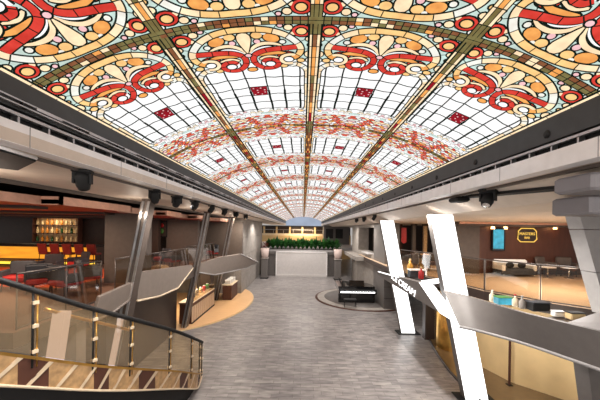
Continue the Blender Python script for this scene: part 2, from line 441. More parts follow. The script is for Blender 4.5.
# ribs
rr = random.Random(3)
for k in range(NB0, NB1 + 1):                     # cross ribs
    for i in range(72):
        h0, h1 = -1 + 2 * i / 72, -1 + 2 * (i + 1) / 72
        near = abs(abs((h0 + h1) / 2) - .0) < .12 or abs(abs((h0 + h1) / 2) - .55) < .14 or abs(h0) > .85
        for ya, yb, cc, ly in ((-.06, .06, 'lead', 5), (-.048, -.004, None, 5.5), (.004, .048, None, 5.5)):
            g = 0 if cc else .006
            col = cc or rr.choice(['olive', 'olive', 'brown'] if near else ['brown', 'orange', 'brown', 'olive', 'cream'])
            a, b = h0 + g / HW, h1 - g / HW
            ce.add([(XC + a * HW, k * BAY + ya, zc(a) - ly * DL), (XC + b * HW, k * BAY + ya, zc(b) - ly * DL), (XC + b * HW, k * BAY + yb, zc(b) - ly * DL), (XC + a * HW, k * BAY + yb, zc(a) - ly * DL)], [(0, 1, 2, 3)], CI[col])
for h in (-.55, 0, .55):                           # long ribs
    for k in range(NB0, NB1):
        n = 14
        for i in range(n):
            y0, y1 = k * BAY + BAY * i / n, k * BAY + BAY * (i + 1) / n
            t = (i + .5) / n; cross = min(t, 1 - t) < .1
            cr_ = 'cream' if k < 2 else ('orange', 'brown', 'brown')[i % 3]
            for xa, xb, cc, ly in ((-.068 - .014 * (k > 0), .068 + .014 * (k > 0), 'lead', 5), (-.056, -.028 - .008 * (k > 0), 'olive' if cross else cr_, 5.5), (-.020, .020, ('olive' if cross else rr.choice(['brown', 'cream', 'orange', 'brown', 'olive'] if k < 1 else ['brown', 'brown', 'olive', 'crimson', 'orange'])), 5.5), (.028, .056, 'olive' if cross else cr_, 5.5)):
                g = 0 if cc == 'lead' else .006
                ce.add([(XC + h * HW + xa, y0 + g, zc(h + xa / HW) - ly * DL), (XC + h * HW + xb, y0 + g, zc(h + xb / HW) - ly * DL), (XC + h * HW + xb, y1 - g, zc(h + xb / HW) - ly * DL), (XC + h * HW + xa, y1 - g, zc(h + xa / HW) - ly * DL)], [(0, 1, 2, 3)], CI[cc])
for s in (-1, 1):                                  # pale border beside the eaves
    for y0, y1, in [(NB0 * BAY + .3 * i, NB0 * BAY + .3 * i + .29) for i in range(int((NB1 - NB0) * BAY / .3))]:
        a, b = s * 1., s * .985; c_, d_ = s * .985, s * .978
        ce.add([(XC + a * HW, y0, zc(a) - 6 * DL), (XC + b * HW, y0, zc(b) - 6 * DL), (XC + b * HW, y1, zc(b) - 6 * DL), (XC + a * HW, y1, zc(a) - 6 * DL)], [(0, 1, 2, 3)], CI['cream'])
        ce.add([(XC + c_ * HW, y0, zc(c_) - 6 * DL), (XC + d_ * HW, y0, zc(d_) - 6 * DL), (XC + d_ * HW, y1 + .01, zc(d_) - 6 * DL), (XC + c_ * HW, y1 + .01, zc(c_) - 6 * DL)], [(0, 1, 2, 3)], CI['lead'])
struct(ce, 'ceiling', CM)

Y0, Y1 = NB0 * BAY, NB1 * BAY
# ---------------------------------------------------------------- eaves, fascias, soffits
def eave(s, idx):
    X = XC + s * HW
    b = MB(); b.prism([(X, Y0, 5.93), (X - s * .02, Y0, ZE + .01), (X + s * .3, Y0, ZE + .01), (X + s * .3, Y0, 5.93)], (0, Y1 - Y0, 0))
    n = int((Y1 - Y0) / 1.43)
    if s < 0:                                      # cable ladder with its rails under the band
        b.box((X + .05, (Y0 + Y1) / 2, 6.0), (.05, Y1 - Y0, .014), m=2); b.box((X + .06, (Y0 + Y1) / 2, 5.95), (.05, Y1 - Y0, .012), m=2)
        for i in range(n * 2): b.box((X + .05, Y0 + .7 * i, 5.98), (.03, .05, .08), m=1); b.box((X + .06, Y0 + .7 * i + .25, 5.985), (.05, .3, .03), m=2)
    else:
        for i in range(n):                         # round cable holes
            b.lathe([(.035, 0), (.05, .0), (.05, .012)], (0, 0, 0), 10, 1); q = len(b.v) - 30
            for j in range(q, len(b.v)):
                v = b.v[j]; b.v[j] = (X - .004 - v[2] * .8, Y0 + .6 + 1.43 * i + v[0], 6.03 + v[1])
    struct(b, 'trim_%d' % idx, [M['band'], M['black'], M['steel']])
    f = MB(); f.box((X + s * .1, (Y0 + Y1) / 2, 5.70), (.2, Y1 - Y0, .21))
    f.box((X + s * .02, (Y0 + Y1) / 2, 5.885), (.06, Y1 - Y0, .03), m=1)
    f.box((X + s * .14, (Y0 + Y1) / 2, 5.87), (.1, Y1 - Y0, .12), m=2)
    for i in range(int((Y1 - Y0) / .33)): f.box((X + s * .04, Y0 + .33 * i, 5.84), (.07, .022, .075), m=1)
    for i in range(int((Y1 - Y0) / 1.43)): f.box((X - s * .001, Y0 + 1.43 * i, 5.70), (.004, .008, .21), m=3)
    struct(f, 'trim_%d' % (idx + 1), [M['fascia'], M['steel'], M['black'], M['midgrey']])
eave(-1, 1); eave(1, 3)
sl = MB(); sl.box((XC - HW - 1.3, (Y0 + 47) / 2, 5.66), (2.6, 47 - Y0, .12))
sl.box((XC - HW - .32, (Y0 + Y1) / 2, 5.585), (.05, Y1 - Y0, .04), m=1)
sl.prism([(-5.1, Y0, 5.52), (-5.1, Y0, 5.6), (-5.4, Y0, 5.6), (-5.4, Y0, 5.56)], (0, 30 - Y0, 0), m=1)
struct(sl, 'ceiling_soffit_left', [M['soffit'], M['taupe']])
sr = MB(); sr.prism([(3.05, Y0, 5.6), (3.42, Y0, 5.6), (4.1, Y0, 5.32), (17.2, Y0, 5.32), (17.2, Y0, 5.72), (3.05, Y0, 5.72)], (0, 47 - Y0, 0))
sr.box((XC + HW + .3, (Y0 + Y1) / 2, 5.585), (.06, Y1 - Y0, .05), m=1)
struct(sr, 'ceiling_soffit_right', [M['soffit'], M['taupe']])

# bar ceiling with a stepped rose wood edge
zz = []; x, y = -5.75, 2.0
steps = [(-5.95, 2), (-5.9, 6.3), (-5.45, 6.3), (-5.45, 8.9), (-5.85, 8.9), (-5.75, 10.9), (-5.3, 10.9), (-5.35, 12.3), (-5.8, 12.3), (-5.7, 13.8), (-5.2, 13.8), (-5.25, 15.4), (-5.7, 15.4), (-5.6, 17), (-5.1, 17.2), (-5.15, 19), (-5.55, 19.2), (-5.5, 21), (-5.05, 21.2), (-5.05, 24)]
tr = MB()
for a, b in zip(steps, steps[1:]):
    d = Vector((b[0] - a[0], b[1] - a[1], 0)); n = Vector((-d.y, d.x, 0)).normalized() * .06
    A, B = Vector((a[0], a[1], 5.28)), Vector((b[0], b[1], 5.28))
    tr.prism([A, B, B + n, A + n], (0, 0, .19))
struct(tr, 'trim_5', M['pink'])
bc = MB(); bc.prism([(p[0] - .06, p[1], 5.30) for p in steps] + [(-20, 24, 5.34), (-20, 2, 5.34)], (0, 0, .1))
for i in range(5): bc.box((-13.2, 4.5 + 2.6 * i, 5.27), (13, .5, .08), m=1)
bc.box((-12.6, 10.5, 5.72), (15, 27, .1), m=1)
struct(bc, 'ceiling_bar', [M['redceil'], M['darkbrown']])

# ---------------------------------------------------------------- upper decks
dl = MB(); dl.prism([(-5.35, 5.2, 2.5), (-5.25, 7.7, 2.5), (-5.15, 13.2, 2.5), (-5.05, 18, 2.5), (-5.0, 21, 2.5), (-20, 21, 2.5), (-20, 5.2, 2.5)], (0, 0, .3), m=0, m_side=1)
dl.box((-13.5, 11.2, 2.803), (11.5, 4.2, .01), m=2)
struct(dl, 'floor_upper_left', [mat('bar_carpet', (112, 84, 72), .9), M['taupe'], M['orange']])
REDGE = [(4.75, 17.3), (4.85, 14.2), (5.3, 12.9), (5.85, 11.2), (6.25, 9.6), (7.0, 8.2), (7.8, 7.4), (9.2, 6.3)]
dr = MB(); dr.prism([(a, b, 2.5) for a, b in REDGE] + [(18, 6.3, 2.5), (18, 24, 2.5), (4.75, 24, 2.5)], (0, 0, .3), m=0, m_side=1)
struct(dr, 'floor_upper_right', [M['deckwood'], M['darkbrown']])

# ---------------------------------------------------------------- walls on the port side (bar side)
w = MB(); w.box((-14.5, 16.6, 4.05), (12, .3, 2.6)); struct(w, 'wall_bar_back', M['darkbrown'])
w = MB(); w.box((-6.35, 10.2, 4.05), (1.5, .35, 2.55)); struct(w, 'wall_left_1', M['taupe'])
w = MB(); w.box((-7.35, 17.2, 4.05), (1.9, .35, 2.55)); struct(w, 'wall_left_2', M['taupe'])
w = MB(); w.box((-8.4, 20.5, 4.05), (8, .3, 2.55)); struct(w, 'wall_left_3', M['taupe'])
w = MB(); w.prism([(-5.62, 8.05, 0), (-5.85, 13.1, 0), (-6.15, 13.1, 0), (-5.92, 8.05, 0)], (0, 0, 2.5)); struct(w, 'wall_left_4', M['darkbrown'])
w = MB(); w.box((-8.3, 7.0, 1.25), (5.6, .3, 2.5)); struct(w, 'wall_left_5', M['midgrey'])
w = MB(); w.box((-11.0, 17, 1.25), (.3, 8, 2.5)); struct(w, 'wall_left_6', M['taupe'])
# stone clad block ahead on the port side
w = MB()
for r in range(4):
    for c_ in range(5):
        w.box((-4.75, 20.65 + 2.0 * c_ + .98, .7 + 1.4 * r), (.5, 1.98, 1.385))
w.box((-4.9, 25.6, 2.8), (.5, 9.9, 5.6), m=1)
w.box((-8.2, 20.7, 1.25), (6.4, .3, 2.5), m=0)
struct(w, 'wall_left_7', [M['stone'], M['grey']])
w = MB(); w.box((-8, 30.7, 2.8), (7, .3, 5.6)); struct(w, 'wall_left_8', M['stone'])

# ---------------------------------------------------------------- walls on the starboard side
w = MB(); w.box((11.7, 14.0, 4.05), (6.2, .3, 2.5)); w.box((8.1, 13.9, 4.05), (1.1, .4, 2.5), m=1); struct(w, 'wall_right_1', [M['brown'], M['taupe']])
w = MB(); w.box((11.2, 13.6, 5.22), (7.4, .3, .2)); w.box((11.2, 13.5, 5.27), (7.4, .2, .1), m=1)
struct(w, 'trim_6', [M['taupe'], M['pink']])
w = MB(); w.box((9.5, 23.8, 4.05), (7.0, .3, 2.5)); struct(w, 'wall_right_2', M['darkbrown'])
# grey pillar block behind the lit columns, with an open bay
w = MB()
w.box((5.45, 18.4, 2.66), (.9, 2.6, 5.32))                        # nearest grey pillar
for z in (.7, 1.4, 2.1): w.box((5.45, 17.09, z), (.9, .012, .02), m=1)
w.box((5.45, 22.4, 1.55), (.9, 5.4, 3.1), m=2); w.box((5.45, 22.4, 5.2), (.9, 5.4, .25), m=2)
w.box((5.45, 26.6, 2.66), (.9, 3.0, 5.32), m=2)
for r in range(4): w.box((4.99, 26.6, .66 + 1.33 * r), (.03, 2.9, 1.3), m=2)
w.box((5.0, 21.6, 3.12), (.5, 2.4, .06), m=3)
w.box((4.6, 25, 2.62), (.9, 6.5, .3), m=2)
struct(w, 'wall_right_3', [M['grey'], M['black'], M['stone'], M['offwhite']])
w = MB(); w.box((6.9, 22.4, 4.2), (.2, 5.4, 2.3)); struct(w, 'wall_right_4', M['brown'])
w = MB(); w.box((8, 28.2, 2.66), (6, .3, 5.32)); struct(w, 'wall_right_5', M['grey'])
# gold shop wall under the upper deck
g0, g1, g2 = on(488, 372, 0), on(511, 383, 0), on(566, 403, 0)
w = MB()
w.prism([g1, g2 + Vector((.6, -.5, 0)), g2 + Vector((.9, -.2, 0)), g1 + Vector((.15, .2, 0))], (0, 0, 2.45))
w.prism([g0 + Vector((-.2, .9, 0)), g1, g1 + Vector((.15, .2, 0)), g0 + Vector((0, 1.1, 0))], (0, 0, 2.45))
struct(w, 'wall_shop_gold', M['gold'])
w = MB(); w.box((9.5, 12.6, 1.25), (8, .3, 2.5)); struct(w, 'wall_shop_back', M['darkbrown'])

# ---------------------------------------------------------------- far end
w = MB()
w.box((0, 46.9, 2.0), (16, .3, 4.0), m=0)
w.box((0, 47.4, 4.75), (16, .3, 1.5), m=1)
for x in (-6.5, -4.4, -2.2, -.1, 2.0, 4.2, 6.3): w.box((x, 46.85, 4.7), (.28, .3, 1.4), m=2)
w.box((0, 46.8, 5.4), (16, .4, .14), m=3)
pts = [(XC + HW * h / 12, 46.0, zc(h / 12)) for h in range(-12, 13)]
w.prism([(XC + HW, 46.0, 5.5)] + [(p[0], p[1], p[2] + .01) for p in pts[::-1]] + [(XC - HW, 46.0, 5.5)], (0, .2, 0), m=4)
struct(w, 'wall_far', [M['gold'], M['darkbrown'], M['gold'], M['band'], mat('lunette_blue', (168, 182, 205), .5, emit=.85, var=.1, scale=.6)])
w = MB(); w.box((0, 45.9, 4.02), (14, .12, .34)); struct(w, 'trim_7', M['cream'])
w = MB(); w.box((0, 29.6, 2.42), (8.2, 1.3, .3)); w.box((0, 29.0, 2.65), (8.2, .12, .2), m=1)
struct(w, 'floor_bridge', [M['grey'], M['midgrey']])

# ================================================================ THINGS
# ---------------------------------------------------------------- slanting columns
def lit_column(Yc, label):
    t = thing('slanted_column', label, 'column', (5.04, Yc, 0), kind='thing', group='lit columns along the promenade')
    lean = (5.2 - 0) * -.2077
    b = MB(); b.prism([(-.31, .02, 0), (.31, .02, 0), (.31, .26, 0), (-.31, .26, 0)], (lean * 1.02, 0, 5.31), m=0); b.build('casing', M['grey'], t)
    b = MB(); b.prism([(-.31, -.03, .03), (.31, -.03, .03), (.31, .02, .03), (-.31, .02, .03)], (lean * 1.01, 0, 5.27)); b.build('lit_face', M['lit'], t)
    b = MB(); b.rbox((0, .1, .015), (1.05, .6, .03), .012); b.build('foot_plate', M['black'], t)
    return t
lit_column(8.0, 'glowing white slanted column in front of the gold walled shop')
lit_column(13.2, 'glowing white slanted column standing on a dark foot plate behind the lettered sign')
def grey_column(X, Yc, label, W=.36):
    t = thing('slanted_column', label, 'column', (X, Yc, 0), kind='thing')
    lean = 1.02
    b = MB(); b.prism([(-W / 2, 0, 0), (W / 2, 0, 0), (W / 2, .3, 0), (-W / 2, .3, 0)], (lean, 0, 5.59)); b.build('shaft', M['taupe'], t)
    for x in (W / 2 - .03, -W / 2 + .06):
        b = MB(); b.prism([(x - .03, -.03, .02), (x + .03, -.03, .02), (x + .03, 0, .02), (x - .03, 0, .02)], (lean, 0, 5.5)); b.build('edge_strip', M['steel'], t)
    b = MB(); b.box((0, .13, .015), (W + .2, .5, .03)); b.build('foot_plate', M['black'], t)
    return t
gc = grey_column(-5.35, 7.7, 'dark slanted column with silver strips rising behind the curved staircase', .24)
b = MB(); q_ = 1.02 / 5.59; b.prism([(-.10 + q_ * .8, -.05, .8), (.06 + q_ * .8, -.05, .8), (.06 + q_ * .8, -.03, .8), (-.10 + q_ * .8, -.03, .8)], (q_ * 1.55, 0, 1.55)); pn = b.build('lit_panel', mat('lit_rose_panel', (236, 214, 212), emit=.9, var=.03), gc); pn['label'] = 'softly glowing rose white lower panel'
grey_column(-5.62, 13.3, 'dark slanted column with silver strips at the near end of the oak platform', .24)
grey_column(-5.75, 18.5, 'thin dark slanted column by the far end of the cafe counter', .28)

# ---------------------------------------------------------------- curved staircase
SP = [(-4.75, 2.9, 3.62), (-4.14, 3.85, 3.02), (-3.74, 4.85, 2.39), (-3.43, 5.65, 1.93), (-3.14, 7.0, 1.2), (-3.06, 8.2, .52), (-3.2, 9.05, .10)]
SC = [Vector(p) for p in curve_pts(SP, 6)]
def nrm(i):
    d = SC[min(len(SC) - 1, i + 1)] - SC[max(0, i - 1)]; return Vector((-d.y, d.x, 0)).normalized()      # towards the inside of the stairs
st = thing('curved_staircase', 'curved staircase with glass balustrade and glittering bronze side', 'staircase', (-3.6, 9.0, 0))
so = (-3.6, 9.0, 0)
L = len(SC)
# stringer face: slanted bronze panels between cream bars
b = MB()
for i in range(L - 1):
    A, B = SC[i], SC[i + 1]; n = nrm(i) * .05
    lo = lambda p: max(.0, p.z - .42)
    a0, a1, b0, b1 = A + Vector((0, 0, .02)), Vector((A.x, A.y, lo(A))), B + Vector((0, 0, .02)), Vector((B.x, B.y, lo(B)))
    b.add([a0, b0, b1, a1], [(0, 3, 2, 1)], 3 if i % 6 in (1, 2) else 0); b.add([a0 + n, b0 + n, b1 + n, a1 + n], [(0, 1, 2, 3)], 0)
    b.add([a1, b1, b1 + n, a1 + n], [(0, 1, 2, 3)], 1)
    b.add([a0, a0 + n, b0 + n, b0], [(0, 1, 2, 3)], 2)
b.build('stringer', [M['bronze'], M['black'], M['cream'], M['brown']], st, so)
b = MB(); b.tube([Vector((p.x, p.y, max(.03, p.z - .42))) - nrm(i) * .01 for i, p in enumerate(SC)], .022, 6); b.build('lower_rail', M['cream'], st, so)
for i in range(1, L - 2, 2):
    b = MB(); A, B, D = SC[i], SC[i + 1], SC[i + 2]; off = -nrm(i) * .02
    h = min(.40, max(.05, A.z - .02))
    up = A + Vector((0, 0, -.0)) + off; dn = B.lerp(A, .1) + Vector((0, 0, -h + (A.z - B.z) * .9)) + off
    lo_ = SC[max(0, i - 2)].lerp(SC[i - 1], .4) + off; tgt = Vector((lo_.x, lo_.y, max(.02, lo_.z - h - .02)))
    wv = (B - A) * .30
    b.add([up, up + wv, tgt + wv * .8, tgt], [(0, 1, 2, 3)], 0); 
    b.add([p - off * .9 for p in (up, up + wv, tgt + wv * .8, tgt)], [(3, 2, 1, 0)], 0)
    b.build('stringer_bar', [M['cream']], st, so)
b = MB()
for i in range(L - 1):
    A, B = SC[i], SC[i + 1]; n = -nrm(i) * .035
    for z in (.0,):
        b.add([A + n + Vector((0, 0, .05)), B + n + Vector((0, 0, .05)), B + n, A + n], [(0, 3, 2, 1)], 0)
b.build('base_rail', [M['goldmetal']], st, so)
# treads with sparkling risers
n_st = 18
fine = [Vector(p) for p in curve_pts(SP, 12)]
def at_z(z):
    for p, q in zip(fine, fine[1:]):
        if p.z >= z >= q.z: return p.lerp(q, (p.z - z) / (p.z - q.z + 1e-9)), Vector((-(q - p).y, (q - p).x, 0)).normalized()
    return (fine[0], Vector((-.8, .5, 0))) if z > fine[0].z else (fine[-1], Vector((-1, -.1, 0)))
zs = [.17 * (i + 1) for i in range(20)]
for i, z in enumerate(zs):
    p, n = at_z(z + .10); q, m_ = at_z(min(z + .27, 3.6))
    p2, q2 = p + n * 1.55, q + m_ * 1.55
    s = MB(); v = [Vector((a.x, a.y, z)) for a in (p + n * .06, q + m_ * .06, q2, p2)]
    s.prism(v, (0, 0, -.17), m=0, m_side=1)
    s.build('step', [M['stone'], M['bronze']], st, so)
# handrail, posts, panels
HR = [p + Vector((0, 0, 1.02)) for p in SC]
HR += [HR[-1] + Vector((-.12, .22, -.05)), HR[-1] + Vector((-.16, .25, -.5)), HR[-1] + Vector((-.16, .25, -1.0))]
b = MB(); b.tube(HR, .042, 8); b.build('handrail', M['black'], st, so)
b = MB(); b.tube([SC[i] + Vector((0, 0, .80)) + nrm(i) * .14 for i in range(9, 20)], .028, 8); b.build('inner_handrail', M['goldmetal'], st, so)
pi = [4, 8, 13, 18, 23, 28, 32, L - 1]
for i in pi:
    p = SC[i]; n = nrm(i); d = (SC[min(L - 1, i + 1)] - SC[max(0, i - 1)]); d.z = 0; d.normalize()
    b = MB()
    b.tube([p - d * .025 + Vector((0, 0, -.12)), p - d * .025 + Vector((0, 0, 1.0))], .016, 6); b.tube([p + d * .03 + Vector((0, 0, -.12)), p + d * .03 + Vector((0, 0, 1.0))], .012, 6, m=1)
    for z in (.12, .5, .85): b.box(p + Vector((0, 0, z)), (.07, .07, .05), math.atan2(d.y, d.x), m=2)
    b.build('post', [M['black'], M['goldmetal'], M['cream']], st, so)
for a, c in zip([0] + pi[:-1], pi):
    if c - a < 2: continue
    g = MB()
    for i in range(a, c):
        g.add([SC[i] + Vector((0, 0, .06)), SC[i + 1] + Vector((0, 0, .06)), SC[i + 1] + Vector((0, 0, .97)), SC[i] + Vector((0, 0, .97))], [(0, 1, 2, 3)], 0, True)
    g.build('glass_panel', GLT, st, so)
b = MB(); q = SC[10] + nrm(10) * .22; b.prism([q + Vector((-.11, -.05, -.1)), q + Vector((.09, -.05, -.1)), q + Vector((.09, .09, -.1)), q + Vector((-.11, .09, -.1))], (.12, 0, .9)); b.build('glow_pillar', MATS['lit_rose_panel'], st, so)  # short glowing stand-in for a lit column seen through the glass
# dark plinth below the side
b = MB()
for i in range(L - 1):
    A, B = SC[i] + nrm(i) * .1, SC[i + 1] + nrm(i + 1) * .1
    za, zb = max(.02, SC[i].z - .42), max(.02, SC[i + 1].z - .42)
    b.add([(A.x, A.y, 0), (B.x, B.y, 0), (B.x, B.y, zb), (A.x, A.y, za)], [(0, 1, 2, 3)], 0)
b.build('plinth', M['black'], st, so)

# ---------------------------------------------------------------- parapet wings (bar side)
def wing(pts, vec, label, cols=('grey', 'midgrey')):
    P = [at(*p) for p in pts]; E = Vector((0, 0, EYE)); k = len(P)
    pn_ = (P[k // 2] - P[0]).cross(P[-1] - P[0])
    P = [E + (p - E) * ((P[0] - E).dot(pn_) / (p - E).dot(pn_)) for p in P]; c = sum(P, Vector()) / len(P); base = Vector((c.x, c.y, min(p.z for p in P)))
    t = thing('parapet_wing', label, 'parapet', base)
    b = MB(); b.prism(P, vec); b.build('panel', M[cols[0]], t, base)
    n = len(P); lower = sorted(range(n), key=lambda i: P[i].z)
    b = MB(); b.tube([P[i] for i in range((n + 1) // 2 + 1)], .035, 6); b.build('lower_trim', M[cols[1]], t, base)
    return t
wing([(92, 322, 6.0), (112, 313, 6.4), (129, 300, 7.2), (132, 283, 7.3), (100, 297, 6.1)], (-.12, .08, 0), 'grey parapet wing sloping up beside the staircase handrail', ('wing', 'wing'))
wing([(137, 301, 8.2), (160, 296, 9.6), (178, 288, 11.4), (193, 268, 13.0), (192, 265, 13.0), (140, 272, 8.3)], (-.12, .1, 0), 'grey wing shaped parapet between the two nearest dark slanted columns', ('wing', 'cream'))
wing([(197, 272, 13.7), (215, 275, 15.2), (247, 268, 18.4), (258, 262, 20.0), (241, 254, 19.4), (222, 257, 16.6), (200, 264, 13.9)], (-.2, .12, 0), 'pale bow shaped parapet above the cafe, ending in a point', ('wing', 'midgrey'))

# ---------------------------------------------------------------- glass railings
def railing(pts, label, h=1.08, step=1.25):
    base = Vector(pts[0]); t = thing('glass_railing', label, 'railing', base)
    P = [Vector(p) for p in pts]
    b = MB(); b.tube([p + Vector((0, 0, h)) for p in P], .02, 8); b.build('handrail', M['darksteel'], t, base)
    b = MB(); b.tube([p + Vector((0, 0, .03)) for p in P], .02, 4); b.build('base_channel', M['darksteel'], t, base)
    for p, q in zip(P, P[1:]):
        d = q - p; n = max(1, round(d.length / step))
        for i in range(n):
            a, c = p + d * (i / n), p + d * ((i + 1) / n)
            u = d.normalized() * .03
            g = MB(); g.prism([a + u + Vector((0, 0, .05)), c - u + Vector((0, 0, .05)), c - u + Vector((0, 0, h - .05)), a + u + Vector((0, 0, h - .05))], Vector((-d.y, d.x, 0)).normalized() * .012); g.build('glass_panel', GL, t, base)
            g = MB(); g.tube([a, a + Vector((0, 0, h))], .014, 6); g.build('post', M['darksteel'], t, base)
    g = MB(); g.tube([P[-1], P[-1] + Vector((0, 0, h))], .014, 6); g.build('post', M['darksteel'], t, base)
    return t
railing([(-5.45, 5.35, 2.8), (-5.42, 7.55, 2.8)], 'glass railing on the bar deck just above the stair parapet')
railing([(-5.42, 8.1, 2.8), (-5.3, 13.0, 2.8)], 'glass railing on the bar deck between the two nearest dark columns')
railing([(-5.75, 13.75, 2.8), (-5.65, 17.9, 2.8)], 'glass railing on the bar deck above the cafe counter', step=1.4)
railing([(4.95, 14.2, 2.8), (5.38, 12.95, 2.8), (5.93, 11.25, 2.8), (6.3, 9.7, 2.8)], 'glass railing of the wooden deck between the two glowing columns', step=1.7)
railing([(6.3, 9.65, 2.8), (7.05, 8.28, 2.8), (7.85, 7.48, 2.8), (9.2, 6.4, 2.8)], 'glass railing of the wooden deck in front of the brown sign wall', step=1.7)

# ---------------------------------------------------------------- lettered sign canopy
ST = (3.9, 14.3, 2.52)
t = thing('sign_canopy', 'dark grey tapering sign canopy with white slanted lettering', 'sign', ST)
b = MB(); b.prism([(3.9, 14.3, 2.72), (3.9, 14.3, 2.52), (3.9, 7.9, 2.52), (3.9, 9.35, 3.12)], (.22, 0, 0)); b.build('fascia', M['grey'], t, ST)
b = MB(); b.prism([(3.89, 9.35, 3.12), (3.89, 7.9, 2.52), (3.89, 7.3, 2.52), (3.89, 8.75, 3.12)], (.24, 0, 0)); b.build('lit_end', M['lit'], t, ST)
b = MB(); b.tube([(3.89, 14.35, 2.73), (3.89, 11.3, 2.95)], .022, 6); b.build('edge_light', M['lit'], t, ST)
b = MB(); b.prism([(4.0, 9.1, 3.06), (5.35, 10.0, 3.06), (5.3, 10.15, 3.06), (3.95, 9.3, 3.06)], (0, 0, .12)); b.build('lit_crossbar', M['lit'], t, ST)
b = MB(); b.prism([(4.12, 14.2, 2.6), (4.12, 8.6, 2.6), (4.75, 9.6, 2.7), (4.7, 12.3, 2.7), (4.2, 12.7, 2.62)], (0, 0, .06)); b.build('roof', M['grey'], t, ST)
lt = lettering('ICE CREAM', .34, t, M['lit'], (-.012, 10.95 - 14.3, .235), (PI / 2, .075, -PI / 2), shear=.2); lt.scale = (1.55, 1, 1)

# ---------------------------------------------------------------- near canopy over the gold shop
lo = [Vector((3.97, 7.05, 2.45))] + [on(*q, 2.42) for q in ((482, 331), (525, 343), (575, 360), (612, 373))]
hi = [Vector((3.97, 7.85, 3.16))] + [on(*q, 3.1) for q in ((470, 297), (513, 310), (557, 321), (610, 334))]
o = lo[0]; t = thing('shop_canopy', 'broad dark grey canopy sweeping over the gold walled shop', 'canopy', o)
lo = [Vector(q) for q in curve_pts(lo, 6)]; hi = [Vector(q) for q in curve_pts(hi, 6)]; NC = len(lo)
bk = []
for i in range(NC):
    d = (lo[min(NC - 1, i + 1)] - lo[max(0, i - 1)]); n = Vector((-d.y, d.x, 0)).normalized()
    if n.y < 0: n = -n
    bk.append(n)
lb = [lo[i] + bk[i] * .1 for i in range(NC)]; hb = [hi[i] + bk[i] * .1 for i in range(NC)]
b = MB()
b.add(lo + hi, [(i, i + 1, NC + i + 1, NC + i) for i in range(NC - 1)], 0, True)
b.add(lb + hb, [(NC + i, NC + i + 1, i + 1, i) for i in range(NC - 1)], 0, True)
b.add(hi + hb, [(i, i + 1, NC + i + 1, NC + i) for i in range(NC - 1)]); b.add(lb + lo, [(i, i + 1, NC + i + 1, NC + i) for i in range(NC - 1)])
b.add([lo[0], hi[0], hb[0], lb[0]], [(0, 1, 2, 3)])
b.build('fascia', M['grey'], t, o)
b = MB(); q = range(14, NC)
top = [Vector((hb[i].x, hb[i].y, 2.95)) for i in q] + [Vector((hb[i].x + bk[i].x, hb[i].y + bk[i].y, 2.95)) for i in q]; m_ = len(top) // 2
b.add(top + [v - Vector((0, 0, .05)) for v in top], [(i, i + 1, m_ + i + 1, m_ + i) for i in range(m_ - 1)] + [(2 * m_ + m_ + i, 2 * m_ + m_ + i + 1, 2 * m_ + i + 1, 2 * m_ + i) for i in range(m_ - 1)] + [(m_ + i, m_ + i + 1, 3 * m_ + i + 1, 3 * m_ + i) for i in range(m_ - 1)])
b.build('roof', M['darkbrown'], t, o)
b = MB(); b.tube([p + Vector((0, 0, -.02)) for p in lo], .035, 8); b.build('edge_trim', M['midgrey'], t, o)
P = [at(568, 325, 5.7), at(600, 336, 5.2), at(625, 326, 5.3), at(604, 313, 5.9)]
o = P[0]; t = thing('roof_hood', 'pale grey hood at the frame edge above the shop canopy', 'hood', o)
b = MB(); b.prism(P, (0, 0, .06)); b.build('top_panel', M['midgrey'], t, o)
b = MB(); b.prism([p + Vector((0, 0, -.25)) for p in P], (0, 0, .25)); b.build('body', M['grey'], t, o)

# grey pylons at the frame edge
t = thing('slanted_pylon', 'grey panelled slanting pylon rising to the ceiling beside the brown sign wall', 'pylon', (6.74, 6.2, 3.0), kind='thing')
for z0, z1 in ((0, .95), (.965, 1.9), (1.915, 2.31)):
    k = -.30
    b = MB(); b.prism([(z0 * k + .05, 0, z0), (z0 * k + 1.5, 0, z0), (z1 * k + 1.5, 0, z1), (z1 * k + .05, 0, z1)], (0, .35, 0)); b.build('panel', M['midgrey'], t)
t = thing('slanted_pier', 'dark grey slanting pier at the frame edge beside the gold shop wall', 'pier', (6.1, 5.32, 0), kind='thing')
b = MB(); b.prism([(-.30, 0, 0), (.9, 0, 0), (.5, 0, 2.4), (-.66, 0, 2.4)], (0, .3, 0)); b.build('shaft', M['grey'], t)
b = MB(); b.box((.33, .15, .04), (1.1, .45, .08)); b.build('foot', M['black'], t)
# shop floor ring and partitions
sp = [on(*p, 0) for p in ((428, 333), (433, 345), (441, 358), (452, 373), (466, 388), (482, 402))]
b = MB(); b.prism([(p.x, p.y, 0) for p in sp] + [(6.2, 5, 0), (14, 5, 0), (14, 12.4, 0), (6.2, 12.6, 0)], (0, 0, .025))
struct(b, 'floor_shop', mat('shop_floor_ochre', (112, 90, 62), .35, var=.08))
b = MB(); b.tube([(p.x - .05, p.y, .03) for p in sp], .05, 6); struct(b, 'trim_8', M['darkbrown'])
t = thing('curved_screen', 'curved gold metal screen standing behind the end of the lettered sign', 'screen', (6.3, 11.7, 0.025))
b = MB(); b.lathe([(.62, 0), (.62, 2.35), (.58, 2.35), (.58, 0)], n=16, a0=PI * .85, a1=PI * 1.65); b.build('curved_panel', M['goldmetal'], t)
b = MB(); b.lathe([(.66, 0), (.66, 2.38), (.56, 2.38), (.56, 0)], n=3, a0=PI * .82, a1=PI * .88); b.build('edge_post', M['gold'], t)
p0 = on(509, 383, .025)
t = thing('partition_post', 'thin dark post at the corner of the gold shop wall', 'post', (p0.x - .08, p0.y - .12, .025))
b = MB(); b.box((0, 0, 1.16), (.05, .05, 2.32)); b.build('shaft', M['brown'], t)
b = MB(); b.box((0, 0, .01), (.14, .14, .02)); b.build('foot', M['black'], t)

